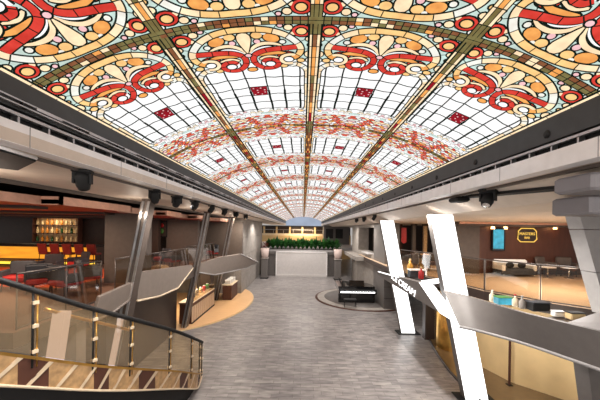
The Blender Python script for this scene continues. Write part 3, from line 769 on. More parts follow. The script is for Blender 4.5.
# small goods on the canopy's inner edge
def item(px, py, z, kind, label, cat, m1, m2, s=1.):
    o = on(px, py, z); t = thing(kind, label, cat, o)
    if 'bottle' in kind or 'jar' in kind or 'urn' in kind:
        b = MB(); b.lathe([(.05 * s, 0), (.06 * s, .02 * s), (.06 * s, .16 * s), (.02 * s, .21 * s), (.02 * s, .25 * s)], n=12); b.build('body', m1, t)
        b = MB(); b.lathe([(.024 * s, .25 * s), (.024 * s, .28 * s), (.018 * s, .285 * s)], n=10); b.build('cap', m2, t)
    else:
        b = MB(); b.rbox((0, 0, .08 * s), (.34 * s, .2 * s, .16 * s), .02); b.build('body', m1, t)
        b = MB(); b.rbox((0, 0, .17 * s), (.36 * s, .22 * s, .025 * s), .01); b.build('lid', m2, t)
    return t
item(492, 301.5, 2.955, 'white_jar', 'cream jar near the nearest glowing column on the shop canopy edge', 'jar', M['cream'], M['white'], 1.1)
item(503, 304.0, 2.955, 'display_box', 'turquoise lidded box on the shop canopy edge', 'box', M['teal'], M['leaf'], 1.1)
item(515, 306.5, 2.955, 'glass_bottle', 'red topped pale bottle on the shop canopy edge', 'bottle', M['cream'], M['red'], 1.1)
item(522, 308.5, 2.955, 'glass_jar', 'grey jar next to the red topped bottle on the canopy edge', 'jar', M['stone'], M['steel'], 1.1)
item(538, 310.5, 2.955, 'display_box', 'black lidded box on the shop canopy edge', 'box', M['black'], M['charcoal'], 1.2)
item(558, 316.5, 2.955, 'display_box', 'small white lidded box on the shop canopy edge', 'box', M['white'], M['steel'], .7)
item(575, 319.5, 2.955, 'display_box', 'gold box with black lid beside the pale grey hood', 'box', M['gold'], M['black'], .9)
item(410, 274.5, 2.8, 'gold_urn', 'large gold urn on the wooden deck behind the lettered sign', 'urn', M['goldmetal'], M['gold'], 2.6)
item(416, 277, 2.8, 'display_box', 'dark box between the gold urn and the red jar', 'box', M['charcoal'], M['white'], 1.9)
item(421, 279, 2.8, 'red_jar', 'red jar on the wooden deck behind the lettered sign', 'jar', M['red'], M['gold'], 1.8)

# ---------------------------------------------------------------- wooden deck lounge
t = thing('wall_screen', 'lit turquoise picture screen in black case on the brown wall', 'screen', (9.6, 13.72, 3.95))
b = MB(); b.rbox((0, .04, .55), (.66, .12, 1.15), .03); b.build('case', M['black'], t)
b = MB(); b.box((-.03, -.03, .55), (.5, .02, .95)); b.build('picture', M['teal'], t)
b = MB(); b.box((-.03, -.03, .05), (.5, .02, .1)); b.build('plinth', M['charcoal'], t)
def sconce(x, z, label, s=1.):
    t = thing('wall_lamp', label, 'lamp', (x, 13.84, z))
    b = MB(); b.box((0, -.03, 0), (.1 * s, .06, .14 * s)); b.build('back_plate', M['bronze'], t)
    b = MB(); b.lathe([(.09 * s, -.1 * s), (.05 * s, .1 * s), (.045 * s, .1 * s)], (0, -.12, 0), 12); b.build('lamp_shade', M['lamp'], t)
    return t
sconce(9.3, 5.1, 'warm wall lamp at the near column side of the turquoise screen'); sconce(9.92, 5.1, 'warm wall lamp between the turquoise screen and the octagonal sign')
sconce(12.35, 5.12, 'glowing orange wall lamp next to the octagonal sign', .9)
t = thing('octagonal_sign', 'gilt octagonal bar sign on the brown wall', 'sign', (11.06, 13.82, 4.72))
oc = [(-.47, -.2), (-.33, -.33), (.33, -.33), (.47, -.2), (.44, .2), (.3, .33), (-.3, .33), (-.44, .2)]
b = MB(); b.tube([(x, -.02, z) for x, z in oc], .025, 6, closed=True); b.build('border', M['gilt'], t)
b = MB(); b.prism([(x, .0, z) for x, z in oc], (0, .015, 0)); b.build('backing', M['darkbrown'], t)
lettering('MASTERS', .19, t, M['gilt'], (0, -.012, .06), (PI / 2, 0, 0)); lettering('BAR', .15, t, M['gilt'], (0, -.012, -.13), (PI / 2, 0, 0))
t = thing('lounge_sofa', 'black and white lounge sofa below the turquoise screen', 'sofa', (9.95, 13.15, 2.8))
b = MB(); b.rbox((0, 0, .22), (1.6, .7, .3), .06); b.build('seat', M['charcoal'], t)
b = MB(); b.rbox((0, .3, .5), (1.6, .18, .5), .06); b.build('backrest', M['white'], t)
for x in (-.72, .72):
    b = MB(); b.rbox((x, -.02, .4), (.16, .7, .3), .05); b.build('armrest', M['white'], t)
    for y in (-.28, .28):
        b = MB(); b.tube([(x, y, 0), (x, y, .1)], .03, 8); b.build('leg', M['chrome'], t)
cu = thing('throw_cushion', 'black cushion lying on the lounge sofa', 'cushion', (9.65, 13.0, 3.185)); b = MB(); b.blob((0, .02, .13), (.2, .09, .14)); b.build('cover', M['black'], cu)
cu2 = dup(cu, (10.2, 13.0, 3.185), label='second black cushion on the lounge sofa, on the octagonal sign side')
def low_table(name='low_table', top='white', hh=.5, r=.3):
    t = thing(name, '', 'table', (0, 0, 0))
    b = MB(); b.lathe([(r, hh - .04), (r, hh), (r * .97, hh + .005)], n=20); b.build('table_top', M[top], t)
    b = MB(); b.tube([(0, 0, .02), (0, 0, hh - .04)], .03, 8); b.build('stem', M['chrome'], t)
    b = MB(); b.lathe([(r * .6, 0), (r * .6, .015), (.05, .03)], n=18); b.build('base', M['chrome'], t)
    return t
t0 = low_table(); t0.location = (11.17, 12.75, 2.8); t0['label'] = 'white round low table beneath the octagonal sign'
dup(t0, (12.1, 12.7, 2.8), label='white round low table beneath the orange wall lamp'); dup(t0, (13.0, 12.6, 2.8), label='white round low table beside the grey slanting pylon')
def armchair(seatm, backm, legm='black', w_=.62, backh=.45):
    t = thing('armchair', '', 'armchair')
    b = MB(); b.rbox((0, 0, .36), (w_, .6, .2), .05); b.build('seat', seatm, t)
    b = MB(); b.rbox((0, .27, .36 + backh / 2 + .08), (w_, .12, backh), .05, tilt=Matrix.Rotation(-.15, 3, 'X')); b.build('backrest', backm, t)
    for x in (-w_ / 2, w_ / 2):
        b = MB(); b.rbox((x, .0, .5), (.08, .55, .28), .03); b.build('armrest', backm, t)
        for y in (-.24, .24):
            b = MB(); b.tube([(x * .85, y, .27), (x * .92, y * 1.05, 0)], [.022, .014], 6); b.build('leg', M[legm], t)
    return t
a0 = armchair(M['brown'], M['taupe']); a0.location = (11.68, 13.42, 2.8); a0.rotation_euler = (0, 0, .3); a0['label'] = 'brown armchair between two white low tables under the brown wall'
dup(a0, (12.62, 13.4, 2.8), -.4, 'brown armchair by the white table nearest the grey pylon')
# decorations in the room between the glowing columns
for i, (x, y, lb) in enumerate(((7.2, 18.2, 'brown timber post beside the red banner'), (7.85, 18.0, 'brown timber post in the middle of the lounge row'), (8.4, 17.8, 'brown timber post next to the nearest glowing column'))):
    t = thing('timber_post', lb, 'post', (x, y, 2.8), kind='thing')
    b = MB(); b.box((0, 0, 1.26), (.2, .2, 2.50)); b.build('shaft', M['taupe' if i != 1 else 'bronze'], t)
    b = MB(); b.box((0, 0, .06), (.3, .3, .12)); b.build('base', M['darkbrown'], t)
    b = MB(); b.box((0, 0, 2.44), (.3, .3, .1)); b.build('cap', M['darkbrown'], t)
t = thing('hanging_banner', 'red banner hanging beside the far glowing column', 'banner', (6.35, 17.6, 4.05))
b = MB(); b.prism([(-.16, 0, .1), (.0, 0, 0), (.16, 0, .1), (.16, 0, 1.0), (-.16, 0, 1.0)], (0, .02, 0)); b.build('cloth', M['red'], t)
b = MB(); b.tube([(-.2, .01, 1.0), (.2, .01, 1.0)], .02, 6); b.build('rod', M['brown'], t)
b = MB(); b.tube([(0, .01, 1.0), (0, .01, 1.26)], .008, 4); b.build('cord', M['black'], t)
for i, (x, y, lb) in enumerate(((6.9, 13.6, 'wooden bistro table by the far glowing column'), (7.0, 15.9, 'wooden bistro table by the nearest glowing column'))):
    t = low_table('bistro_table', 'wood', .74, .36); t.location = (x, y, 2.8); t['label'] = lb
for x, y, rz, lb in ((6.15, 14.5, .6, 'brown armchair near the far glowing column'), (7.0, 14.75, -.5, 'brown armchair between the two wooden bistro tables')):
    dup(a0, (x, y, 2.8), rz, lb)

# ---------------------------------------------------------------- bar on the port side
t = thing('bar_counter', 'long bar counter with glowing amber front', 'bar', (-13.8, 14.2, 2.8))
b = MB(); b.box((0, .1, .55), (7.0, .6, 1.0)); b.build('body', M['darkbrown'], t)
b = MB(); b.box((0, -.22, .66), (6.9, .03, .58)); b.build('front_panel', M['ambar'], t)
b = MB(); b.box((0, -.22, .14), (6.9, .03, .12)); b.build('light_strip', M['yellowlit'], t)
b = MB(); b.rbox((0, .04, 1.04), (7.1, .8, .09), .02); b.build('worktop', M['black'], t)
b = MB(); b.tube([(-3.4, -.33, .28), (3.4, -.33, .28)], .025, 8); b.build('foot_rail', M['goldmetal'], t)
t = thing('bar_stool', 'dark red bar stool, furthest of the row from the grey pillar', 'stool', (-11.9, 13.0, 2.8), group='dark red stools at the amber bar')
b = MB(); b.rbox((0, 0, .74), (.42, .42, .1), .04); b.build('seat', M['darkred'], t)
b = MB(); b.rbox((0, -.2, .98), (.42, .07, .46), .03, tilt=Matrix.Rotation(.2, 3, 'X')); b.build('backrest', M['darkred'], t)
for x in (-.16, .16):
    for y in (-.16, .16):
        b = MB(); b.tube([(x, y, .7), (x * 1.2, y * 1.2, 0)], .016, 6); b.build('leg', M['black'], t)
b = MB(); b.tube([(-.18, -.18, .25), (.18, -.18, .25), (.18, .18, .25), (-.18, .18, .25)], .01, 6, closed=True); b.build('foot_ring', M['chrome'], t)
for i, lb in enumerate(('second', 'third', 'fourth', 'fifth')):
    dup(t, (-11.9 + .56 * (i + 1), 13.0, 2.8), label='dark red bar stool, %s of the row counted towards the grey pillar' % lb)
# back bar shelves and bottles
t = thing('bottle_shelf', 'brown back bar shelf unit full of golden bottles', 'shelf', (-14.2, 16.2, 3.9))
b = MB(); b.box((0, .16, .72), (2.6, .04, 1.5)); b.build('back_panel', M['gold'], t)
for z in (.0, .48, .96, 1.45):
    b = MB(); b.box((0, 0, z), (2.6, .3, .03)); b.build('shelf_board', M['brown'], t)
for x in (-1.3, 1.3):
    b = MB(); b.box((x, 0, .72), (.04, .32, 1.5)); b.build('side_panel', M['brown'], t)
rb = random.Random(5); protos = {}
ordw = ['first', 'second', 'third', 'fourth', 'fifth', 'sixth', 'seventh', 'eighth', 'ninth']
colw = {'clearbottle': 'pale', 'amberglass': 'amber', 'greenglass': 'green'}
for r, z in enumerate((.017, .497, .977)):
    for i in range(9):
        m = rb.choice(['clearbottle', 'clearbottle', 'amberglass', 'amberglass', 'greenglass'])
        loc = (-14.2 - 1.12 + .28 * i, 16.17, 3.9 + z)
        lb = '%s bottle, %s along the %s shelf of the back bar' % (colw[m], ordw[i], ('bottom', 'middle', 'top')[r])
        if m not in protos:
            q = thing('liquor_bottle', lb, 'bottle', loc, group='bottles on the back bar shelves')
            b = MB(); b.lathe([(.06, 0), (.065, .02), (.065, .2), (.025, .27), (.022, .34)], n=10); b.build('body', M[m], q)
            b = MB(); b.lathe([(.026, .34), (.026, .38)], n=8); b.build('cap', M['gold'], q)
            protos[m] = q
        else: dup(protos[m], loc, label=lb)
# armchairs and tables of the bar
ch = armchair(M['red'], M['charcoal'])
spots = [((18, 290), .4, 'red seated armchair nearest the edge of the bar deck'), ((42, 292), -2.6, 'red armchair right above the staircase handrail'), ((66, 294), 2.9, 'red armchair with charcoal back beside the stair parapet'),
         ((50, 277), .3, 'red armchair behind the armchair above the handrail'), ((78, 272), -.5, 'charcoal backed red armchair in front of the bar stools'), ((90, 286), 2.4, 'red armchair closest to the grey pillar')]
for i, ((px, py), rz, lb) in enumerate(spots):
    p = on(px, py, 2.8)
    if i == 0: ch.location = p; ch.rotation_euler = (0, 0, rz); ch['label'] = lb; ch['group'] = 'red armchairs on the bar deck'
    else: dup(ch, p, rz, lb)
t1 = low_table('cocktail_table', 'black', .6, .32); t1.location = on(32, 284, 2.8); t1['label'] = 'black round cocktail table among the red armchairs by the handrail'
dup(t1, on(64, 284, 2.8), label='black round cocktail table in the middle of the armchair group')
for i, (x, y, rz, lb) in enumerate(((-8.3, 14.6, .5, 'red armchair below the bright parrot coloured picture'), (-7.5, 14.9, -.4, 'red armchair between the picture and the second dark column'), (-6.7, 14.4, 2.7, 'red armchair close to the second dark slanted column'),
                                     (-7.2, 19.3, .3, 'red armchair behind the cafe deck railing, away from the stone wall'), (-6.2, 19.2, -.3, 'red armchair behind the cafe deck railing, towards the stone wall'))):
    dup(ch, (x, y, 2.8), rz, lb)
t = thing('ottoman', 'pale yellow round ottoman behind the grey parapet between the dark columns', 'ottoman', (-5.9, 11.6, 2.8))
b = MB(); b.lathe([(.3, .05), (.33, .1), (.33, .38), (.28, .44)], n=20); b.build('cushion', M['cream'], t)
b = MB(); b.lathe([(.28, 0), (.28, .06)], n=18); b.build('base', M['gold'], t)
t = thing('wall_picture', 'dark picture with bright red, yellow and blue patches', 'picture', (-8.75, 16.98, 4.3))
b = MB(); b.box((0, .02, .45), (1.0, .05, 1.0)); b.build('frame', M['black'], t)
b = MB(); b.box((0, -.01, .45), (.9, .02, .9), m=0)
for x, z, r, k in ((-.1, .62, .16, 1), (.02, .5, .13, 2), (-.16, .4, .12, 3), (-.2, .2, .15, 4), (.2, .3, .12, 3), (.22, .65, .1, 1)): b.lathe([(r, 0), (r, .006)], (0, 0, 0), 9, k); q = len(b.v) - 18; b.v[q:] = [(x + v[0], -.022 - v[2] - .001 * k, z + v[1] * 1.3) for v in b.v[q:]]
b.build('canvas', [M['darkbrown'], M['red'], M['gold'], M['leaf'], mat('paint_blue', (30, 44, 110), .5)], t)

# ---------------------------------------------------------------- cafe below the bar deck
b = MB(); b.lathe([(1, 0), (1, .05), (.985, .06)], (-7.6, 18.2, 0), 64, sx=4.3, sy=5.8, smooth=False); b.lathe([(1.012, 0), (1.012, .03)], (-7.6, 18.2, 0), 64, m=1, sx=4.3, sy=5.8)
struct(b, 'floor_platform_oak', [M['wood'], M['gold']])
t = thing('cafe_counter', 'wood slatted cafe counter with glass front on the oak platform', 'counter', (-5.75, 15.6, .06))
b = MB(); b.box((0, 0, .5), (.6, 3.5, 1.0))
for i in range(12): b.box((.31, -1.63 + .295 * i, .45), (.03, .22, .75), m=1)
b.build('body', [M['brown'], M['deckwood']], t)
b = MB(); b.rbox((0, 0, 1.03), (.7, 3.6, .06), .02); b.build('worktop', M['cream'], t)
b = MB(); b.box((.3, 0, 1.25), (.02, 3.4, .4)); b.build('glass_guard', GL, t)
b = MB(); b.box((.33, 0, .03), (.04, 3.5, .06)); b.build('kick_strip', M['black'], t)
t = thing('coffee_cabinet', 'tall dark cabinet behind the far end of the cafe counter', 'cabinet', (-6.1, 17.9, .06))
b = MB(); b.box((0, 0, 1.1), (.7, .7, 2.2)); b.build('body', M['darkbrown'], t)
b = MB(); b.box((.36, 0, 1.2), (.02, .55, 1.7)); b.build('door', M['taupe'], t)
t = thing('gold_pole', 'thin gold pole rising behind the cafe counter', 'pole', (-6.35, 16.6, .06))
b = MB(); b.tube([(0, 0, 0), (0, 0, 2.4)], .09, 10); b.build('shaft', M['gold'], t)
b = MB(); b.lathe([(.16, 0), (.16, .03), (.1, .05)], n=14); b.build('base', M['goldmetal'], t)
t = thing('pastry_counter', 'low brown pastry counter beyond the cabinet on the oak platform', 'counter', (-5.0, 19.5, .06))
b = MB(); b.box((0, 0, .48), (.6, 1.7, .96)); b.build('body', M['brown'], t)
b = MB(); b.rbox((0, 0, .99), (.7, 1.8, .06), .02); b.build('worktop', M['cream'], t)
for i, (y, lb) in enumerate(((18.95, 'white box on the pastry counter nearest the cabinet'), (19.5, 'white box in the middle of the pastry counter'), (20.05, 'white box on the pastry counter towards the stone wall'))):
    t = thing('cake_box', lb, 'box', (-5.0, y, 1.085), group='white boxes on the pastry counter')
    b = MB(); b.rbox((0, 0, .12), (.36, .36, .24), .02); b.build('body', M['white'], t)
    b = MB(); b.rbox((0, 0, .25), (.38, .38, .03), .01); b.build('lid', M['white'], t)
mg = [('white', 'white'), ('black', 'black'), ('cream', 'cream'), ('gold', 'gold'), ('red', 'red'), ('leaf', 'green')]
for i, (mk, wd) in enumerate(mg):
    t = thing('coffee_canister', '%s coffee canister on the cafe counter' % wd, 'canister', (-5.8, 14.4 + .55 * i, 1.12), group='canisters on the cafe counter')
    b = MB(); b.lathe([(.09, 0), (.1, .02), (.1, .26), (.08, .28)], n=12); b.build('body', M[mk], t)
    b = MB(); b.lathe([(.085, .28), (.085, .31), (.02, .33)], n=12); b.build('lid', M['steel'], t)

# ---------------------------------------------------------------- piano on its round platform
b = MB(); b.lathe([(3.2, 0), (3.2, .05), (3.15, .06)], (4.3, 20.0, 0), 56, smooth=False); b.lathe([(3.35, 0), (3.35, .03)], (4.3, 20.0, 0), 56, m=1); b.lathe([(2.7, .06), (2.7, .064)], (4.3, 20, 0), 56, m=2)
struct(b, 'floor_platform_piano', [M['stone'], M['brown'], M['grey']])
t = thing('grand_piano', 'glossy black piano with white keyboard on the round platform', 'piano', (3.65, 18.2, .064))
gb = mat('piano_black', (12, 12, 14), .12, coat=.5)
out = [(-1.25, .25), (1.15, .25), (1.15, 1.0), (.9, 1.6), (.2, 1.9), (-.6, 2.4), (-1.25, 2.3)]
b = MB(); b.prism([(x, y, .72) for x, y in out], (0, 0, .3)); b.build('case', gb, t)
b = MB(); b.prism([(x * 1.01, y * 1.01, 1.03) for x, y in out], (0, 0, .03)); b.build('lid', gb, t)
b = MB(); b.box((-.05, .15, .66), (2.4, .5, .1)); b.box((-1.22, .1, .8), (.1, .5, .3)); b.box((1.12, .1, .8), (.1, .5, .3)); b.build('key_bed', gb, t)
k = MB()
for i in range(36): k.box((-1.14 + .0633 * i, .02, .735), (.06, .26, .04), m=0)
for i in range(35):
    if i % 7 not in (2, 6): k.box((-1.108 + .0633 * i, .09, .765), (.032, .14, .03), m=1)
k.build('keyboard', [M['lit'], gb], t)  # white keys glow by emission, though there is no lamp in them
b = MB(); b.box((-.05, .3, .34), (2.4, .08, .66)); b.build('skirt', gb, t)
for x, y in ((-1.15, .35), (1.05, .35), (-.6, 2.1)):
    b = MB(); b.lathe([(.07, 0), (.05, .1), (.09, .72)], (x, y, 0), 10); b.build('leg', gb, t)
b = MB(); b.prism([(-.5, .45, 1.06), (.5, .45, 1.06), (.5, .6, 1.4), (-.5, .6, 1.4)], (0, .03, 0)); b.build('music_desk', gb, t)
b = MB(); b.box((-1.1, .35, 1.3), (.06, .06, .7), tilt=Matrix.Rotation(-.4, 3, 'Y')); b.build('lid_prop', gb, t)
t = thing('piano_bench', 'black padded bench in front of the piano keyboard', 'bench', (3.0, 17.45, .064))
b = MB(); b.rbox((0, 0, .45), (.8, .36, .1), .03); b.build('seat', M['black'], t)
for x in (-.35, .35):
    for y in (-.13, .13):
        b = MB(); b.tube([(x, y, 0), (x, y, .42)], .02, 6); b.build('leg', M['black'], t)
COL.objects.unlink(t) if False else None

# ---------------------------------------------------------------- far end: stage panel, hedge, planters
t = thing('stage_screen', 'wide pale screen panel standing below the hedge', 'screen', (-.1, 28.9, 0))
b = MB(); b.box((0, 0, 1.35), (5.1, .12, 2.3)); b.build('panel', M['offwhite'], t)
b = MB(); b.box((0, -.03, 2.52), (5.3, .16, .1)); b.box((-2.6, -.03, 1.3), (.1, .16, 2.5)); b.box((2.6, -.03, 1.3), (.1, .16, 2.5)); b.build('frame', M['fascia'], t)
b = MB(); b.box((0, -.05, .1), (5.3, .25, .2)); b.build('base', M['offwhite'], t)
b = MB(); b.box((-3.45, 29.3, 1.13), (1.5, .3, 2.26)); b.box((3.3, 29.3, 1.13), (1.5, .3, 2.26)); struct(b, 'wall_stage', M['grey'])
t = thing('planter_trough', 'long dark planter trough on the bridge carrying the hedge plants', 'planter', (0, 29.65, 2.57))
b = MB(); b.box((0, 0, .1), (7.9, .6, .2)); b.build('trough', M['black'], t)
b = MB(); b.box((0, 0, .21), (7.7, .5, .03)); b.build('soil', M['soil'], t)
rp = random.Random(11)
def plant(name, m, h, n, w=.06):
    t = thing(name, '', 'plant')
    b = MB()
    for i in range(n):
        a = rp.uniform(0, 2 * PI); lean = rp.uniform(.2, 1.25); l = h * rp.uniform(.6, 1.05)
        p = Vector((0, 0, rp.uniform(0, .3) * h)); d = Vector((math.cos(a), math.sin(a), 0)); sd = Vector((-d.y, d.x, 0))
        prev = None
        for k_ in range(5):
            t_ = k_ / 4; q = p + d * (l * .55 * lean * t_) + Vector((0, 0, l * (t_ - .55 * lean * t_ * t_))); ww = w * math.sin(PI * (.12 + .86 * t_))
            cur = (q - sd * ww, q + sd * ww)
            if prev: b.add([prev[0], prev[1], cur[1], cur[0]], [(0, 1, 2, 3)], rp.choice((0, 0, 1)), True)
            prev = cur
    b.build('foliage', m, t)
    b = MB(); b.tube([(0, 0, 0), (.01, 0, .4 * h)], .02, 5); b.build('stem', M['soil'], t)
    return t
NP = 17; pos_w = ['first', 'second', 'third', 'fourth', 'fifth', 'sixth', 'seventh', 'eighth', 'ninth', 'tenth', 'eleventh', 'twelfth', 'thirteenth', 'fourteenth', 'fifteenth', 'sixteenth', 'seventeenth', 'eighteenth', 'nineteenth']
pv = []
for i in range(NP):
    loc = (-3.6 + 7.2 * i / (NP - 1), 29.65 + rp.uniform(-.1, .1), 2.805)
    lb = 'leafy green hedge plant, %s along the bridge trough from the potted red plant' % pos_w[i]
    if i < 3:
        q = plant('hedge_plant', [M['leaf'] if i % 2 else M['darkleaf'], M['leaf']], .95 + .1 * i, 150, .13); q.location = loc; q['label'] = lb; q['group'] = 'hedge plants on the bridge'; pv.append(q)
    else: dup(pv[i % 3], loc, rp.uniform(0, 6), lb)
def pedestal(x, y, lb1, lb2, pm):
    t = thing('planter_pedestal', lb1, 'pedestal', (x, y, 0))
    b = MB(); b.rbox((0, 0, 1.0), (.6, .6, 1.9), .03); b.build('shaft', M['grey'], t)
    b = MB(); b.rbox((0, 0, .05), (.75, .75, .1), .03); b.build('base', M['black'], t)
    b = MB(); b.rbox((0, 0, 1.98), (.75, .75, .08), .03); b.build('cap', M['stone'], t)
    q = thing('potted_plant', lb2, 'plant', (x, y, 2.02))
    b = MB(); b.lathe([(.26, 0), (.34, .1), (.42, .95), (.38, .95), (.36, .88)], n=18); b.build('pot', M['potclay'], q)
    b = MB(); b.lathe([(.37, .86), (.35, .9)], n=14); b.build('soil', M['soil'], q)
    b = MB()
    for i in range(70):
        a = rp.uniform(0, 2 * PI); r = rp.uniform(.05, .4); c = Vector((r * math.cos(a), r * math.sin(a), 1.0 + rp.uniform(0, .45)))
        d = Vector((math.cos(a), math.sin(a), rp.uniform(.1, 1))).normalized() * .16; s_ = d.cross(Vector((0, 0, 1))).normalized() * .06
        b.add([c, c + d * .5 + s_, c + d, c + d * .5 - s_], [(0, 1, 2, 3)])
    b.build('foliage', pm, q)
pedestal(-3.72, 27.6, 'grey pedestal under the red leaved potted plant', 'red leaved plant in a tall pale pot before the stone wall', M['darkred'])
pedestal(3.45, 27.4, 'grey pedestal under the dark potted plant by the stone ledge', 'dark leaved plant in a tall pale pot near the piano', M['darkleaf'])
t = thing('balcony_railing', 'glass railing of the gold lit far balcony', 'railing', (0, 45.75, 4.2))
b = MB(); b.tube([(-6.5, 0, .6), (6.5, 0, .6)], .04, 6); b.build('handrail', M['steel'], t)
for i in range(9):
    b = MB(); b.tube([(-6.4 + 1.6 * i, 0, -.2), (-6.4 + 1.6 * i, 0, .6)], .025, 6); b.build('post', M['steel'], t)
t = thing('display_kiosk', 'grey kiosk with dark windows on the starboard end of the bridge deck', 'kiosk', (4.7, 40, 2.85), kind='thing')
b = MB(); b.box((0, 0, 1.3), (3.6, 2, 2.6)); b.build('body', M['grey'], t)
for x in (-1.0, .35):
    b = MB(); b.box((x, -1.02, 1.5), (1.0, .05, 1.3)); b.build('window', M['black'], t)
b = MB(); b.box((0, -.1, 2.65), (3.8, 2.3, .12)); b.build('roof', M['midgrey'], t)
b = MB(); b.box((0, 38.5, 2.7), (13, 14, .3)); struct(b, 'floor_far_deck', M['offwhite'])

# ---------------------------------------------------------------- stage lights, downlights
def stage_light(loc, lb, rz=0., flat=False):
    t = thing('ceiling_spotlight', lb, 'spotlight', loc, rz)
    b = MB(); b.rbox((0, 0, -.03), (.22, .22, .06), .015); b.build('base', M['black'], t)
    b = MB(); b.box((-.1, 0, -.12), (.025, .09, .16)); b.box((.1, 0, -.12), (.025, .09, .16)); b.box((0, 0, -.06), (.22, .1, .025)); b.build('yoke', M['black'], t)
    R = Matrix.Rotation(.6, 3, 'X')
    b = MB(); b.lathe([(.05, .13), (.085, .08), (.09, -.06), (.07, -.13)], n=14); b.v = [tuple(R @ Vector(v) + Vector((0, 0, -.16))) for v in b.v]; b.build('head', M['black'], t)
    b = MB(); b.lathe([(.06, -.131), (.055, -.135)], n=14); b.v = [tuple(R @ Vector(v) + Vector((0, 0, -.16))) for v in b.v]; b.build('lens', M['chrome'], t)
    return t
SLX = -3.12
pl = stage_light((SLX, 3.95, 5.606), 'black moving stage light under the bar side soffit, nearest the black ceiling speaker', .4); pl['group'] = 'stage lights under the soffits'
for i, (y, w_) in enumerate(zip((5.87, 6.9, 8.05, 9.5, 11.1, 13.0, 15.2), ('second', 'third', 'fourth', 'fifth', 'sixth', 'seventh', 'eighth'))):
    dup(pl, (SLX, y, 5.606), .4 + i * .5, 'black moving stage light, %s in the bar side row counted from the ceiling speaker' % w_)
dup(pl, (3.36, 5.1, 5.606), 2.2, 'black moving stage light at the end of the black ceiling track', (1.15, 1.15, 1.15))
dup(pl, (3.4, 13.4, 5.606), 1.2, 'black stage light above the far glowing column'); dup(pl, (3.4, 15.6, 5.606), .2, 'black stage light past the far glowing column, above the lettered sign'); dup(pl, (3.4, 17.8, 5.606), 2.2, 'black stage light above the piano')
t = thing('ceiling_projector', 'flat black projector under the soffit above the nearest glowing column', 'projector', (3.36, 6.05, 5.6))
b = MB(); b.rbox((0, 0, -.1), (.3, .34, .1), .03); b.build('body', M['black'], t)
b = MB(); b.box((0, 0, -.025), (.08, .08, .05)); b.build('bracket', M['steel'], t)
P = [on(-6, 143, 5.6), on(36, 156.5, 5.6), on(18, 166, 5.6), on(-6, 163, 5.6)]
o = sum(P, Vector()) / 4; t = thing('ceiling_speaker', 'flat black angular speaker panel under the bar side soffit', 'speaker', o)
b = MB(); b.prism([p + Vector((0, 0, -.06)) for p in P], (0, 0, .06)); b.build('body', M['black'], t, o)
b = MB(); b.tube([P[0] + Vector((0, 0, -.02)), P[1] + Vector((0, 0, -.02))], .022, 6); b.build('edge_trim', M['fascia'], t, o)
t = thing('ceiling_track', 'black lighting track running diagonally across the soffit by the grey pylon', 'track', (3.45, 5.95, 5.6))
b = MB(); b.prism([(-.04, .1, -.05), (.04, .1, -.07), (.30, -2.0, -.18), (.22, -2.0, -.15)], (0, 0, .05)); b.build('rail', M['black'], t)
b = MB(); b.box((.02, .02, -.03), (.1, .1, .06)); b.build('end_cap', M['charcoal'], t)
b = MB(); b.rbox((3.75, 3.35, 5.40), (1.1, .5, .2), .03); b.rbox((4.4, 4.0, 5.2), (1.2, .6, .26), .03); struct(b, 'trim_9', mat('bulkhead_lilac_grey', (134, 131, 135), .6, var=.04))
DLM = mat('downlight_lens', (255, 236, 210), emit=10, var=.02)
def downlight(loc, lb):
    t = thing('downlight', lb, 'lamp', loc)
    b = MB(); b.lathe([(.11, -.012), (.11, 0), (.08, 0), (.08, -.012)], n=16); b.build('ring', M['steel'], t)
    b = MB(); b.lathe([(.078, -.008), (.078, -.002)], n=14); b.build('lens', DLM, t)
    return t
def lamp(kind, loc, energy, col=(1, .86, .72), size=.5, rot=(0, 0, 0), spot=2.4, name='lamp_and_fill'):  # mostly added fill without fittings, besides the soffit spots and wall lamps
    l = bpy.data.lights.new(name, kind); l.energy = energy; l.color = col
    if kind == 'AREA': l.size = size
    else: l.shadow_soft_size = size
    if kind == 'SPOT': l.spot_size = spot; l.spot_blend = .7
    o = bpy.data.objects.new(name, l); COL.objects.link(o); o.location = loc; o.rotation_euler = rot
    return o
# ---------------------------------------------------------------- light
W = bpy.data.worlds.new('world'); S.world = W; W.use_nodes = True
W.node_tree.nodes['Background'].inputs[0].default_value = (1, .95, .9, 1); W.node_tree.nodes['Background'].inputs[1].default_value = .45
WARM, NEUT = (1, .80, .60), (1, .93, .86)
# soffit lamps washing the promenade
for i, y in enumerate((4.5, 8, 12, 16, 20, 25)):
    for s in (-1, 1):
        lamp('SPOT', (XC + s * 3.3, 6.6 if (i == 0 and s > 0) else y, 5.5), 420, NEUT, .12, (0, -s * .35, 0), 2.3)
for i in range(11):  # added spots aimed across to brighten the opposite fascia
    for s in (-1, 1):
        lamp('SPOT', (XC + s * 2.97, 1.5 + 2.9 * i, 5.44), 78, (1, .97, .95), .05, (0, s * 1.62, 0), 1.15)
for x in (-3.5, 3.5):  # added fill behind the camera for surfaces that face it
    lamp('AREA', (x, -1.5, 5.4), 260, NEUT, 1.2, (.9, 0, 0))
for y in (4, 7.5, 11, 14.5, 18, 21):  # added points that light the stepped rose wood edge
    lamp('POINT', (-4.5, y, 5.15), 9, (1, .85, .7), .08)
# bar: added area fill in warm red and orange, no fittings
lamp('AREA', (-12, 10, 5.2), 160, (1, .55, .32), 3)
lamp('AREA', (-8, 8, 5.2), 110, (1, .72, .5), 1.5)
lamp('AREA', (-14.2, 15.4, 5.25), 45, (1, .75, .45), 1.2)
lamp('AREA', (-7.5, 15, 5.2), 60, (1, .72, .55), 1.5)
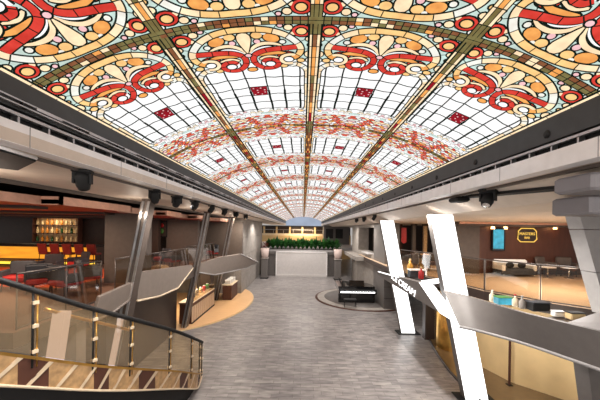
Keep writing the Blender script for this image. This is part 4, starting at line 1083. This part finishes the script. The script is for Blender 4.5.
# cafe: added warm area fill, no fittings
lamp('AREA', (-6.6, 16, 2.45), 130, (1, .8, .55), 1.5)
lamp('AREA', (-4.5, 19, 5.5), 120, (1, .85, .68), .8)
# wooden deck lounge: added area fill, then the light of the wall lamps
lamp('AREA', (9, 9.8, 5.28), 250, (1, .95, .9), 2)
lamp('AREA', (11, 12.6, 5.28), 20, (1, .7, .5), 1)
lamp('AREA', (7.5, 15.5, 5.28), 60, (1, .8, .62), 1.5)
lamp('POINT', (12.35, 13.6, 5.12), 9, (1, .45, .2), .06)
lamp('POINT', (9.3, 13.6, 5.12), 3, (1, .6, .3), .06)
# gold shop: added fill that evens out the brightness of the gold wall
lamp('POINT', (6.0, 6.9, 1.9), 60, (1, .93, .82), .3)
lamp('POINT', (5.0, 7.9, 2.2), 30, (1, .88, .68), .2)
lamp('AREA', (7.5, 10.6, 2.4), 60, (1, .85, .62), 1.2)
lamp('SPOT', (-2.6, 3.5, 5.5), 260, (1, .88, .72), .2, (.25, -.1, 0), 1.6)  # added spot that brightens the staircase
# far end
lamp('AREA', (0, 44.5, 5.3), 500, (1, .74, .45), 4)
lamp('AREA', (0, 26.5, 5.5), 260, NEUT, 3)
lamp('AREA', (4.0, 20, 5.28), 60, NEUT, 1)

# ---------------------------------------------------------------- camera
cam = bpy.data.cameras.new('camera'); co = bpy.data.objects.new('camera', cam); COL.objects.link(co); S.camera = co
co.location = (0, 0, EYE)
cam.sensor_width = 36; cam.lens = F / 600 * 36
cam.shift_x = -(PX - 300) / 600; cam.shift_y = (PY - 200) / 600
cam.clip_end = 200; cam.clip_start = .05
co.rotation_euler = (Matrix.Rotation(PI / 2, 4, 'X') @ Matrix.Rotation(ROLL, 4, 'Z')).to_euler()
S.view_settings.view_transform = 'Standard'; S.view_settings.look = 'None'; S.view_settings.exposure = 0; S.view_settings.gamma = 1
S.view_settings.use_curve_mapping = False
S.cycles.max_bounces = 6; S.cycles.transparent_max_bounces = 16; S.cycles.use_denoising = True
S.cycles.sample_clamp_indirect = 6
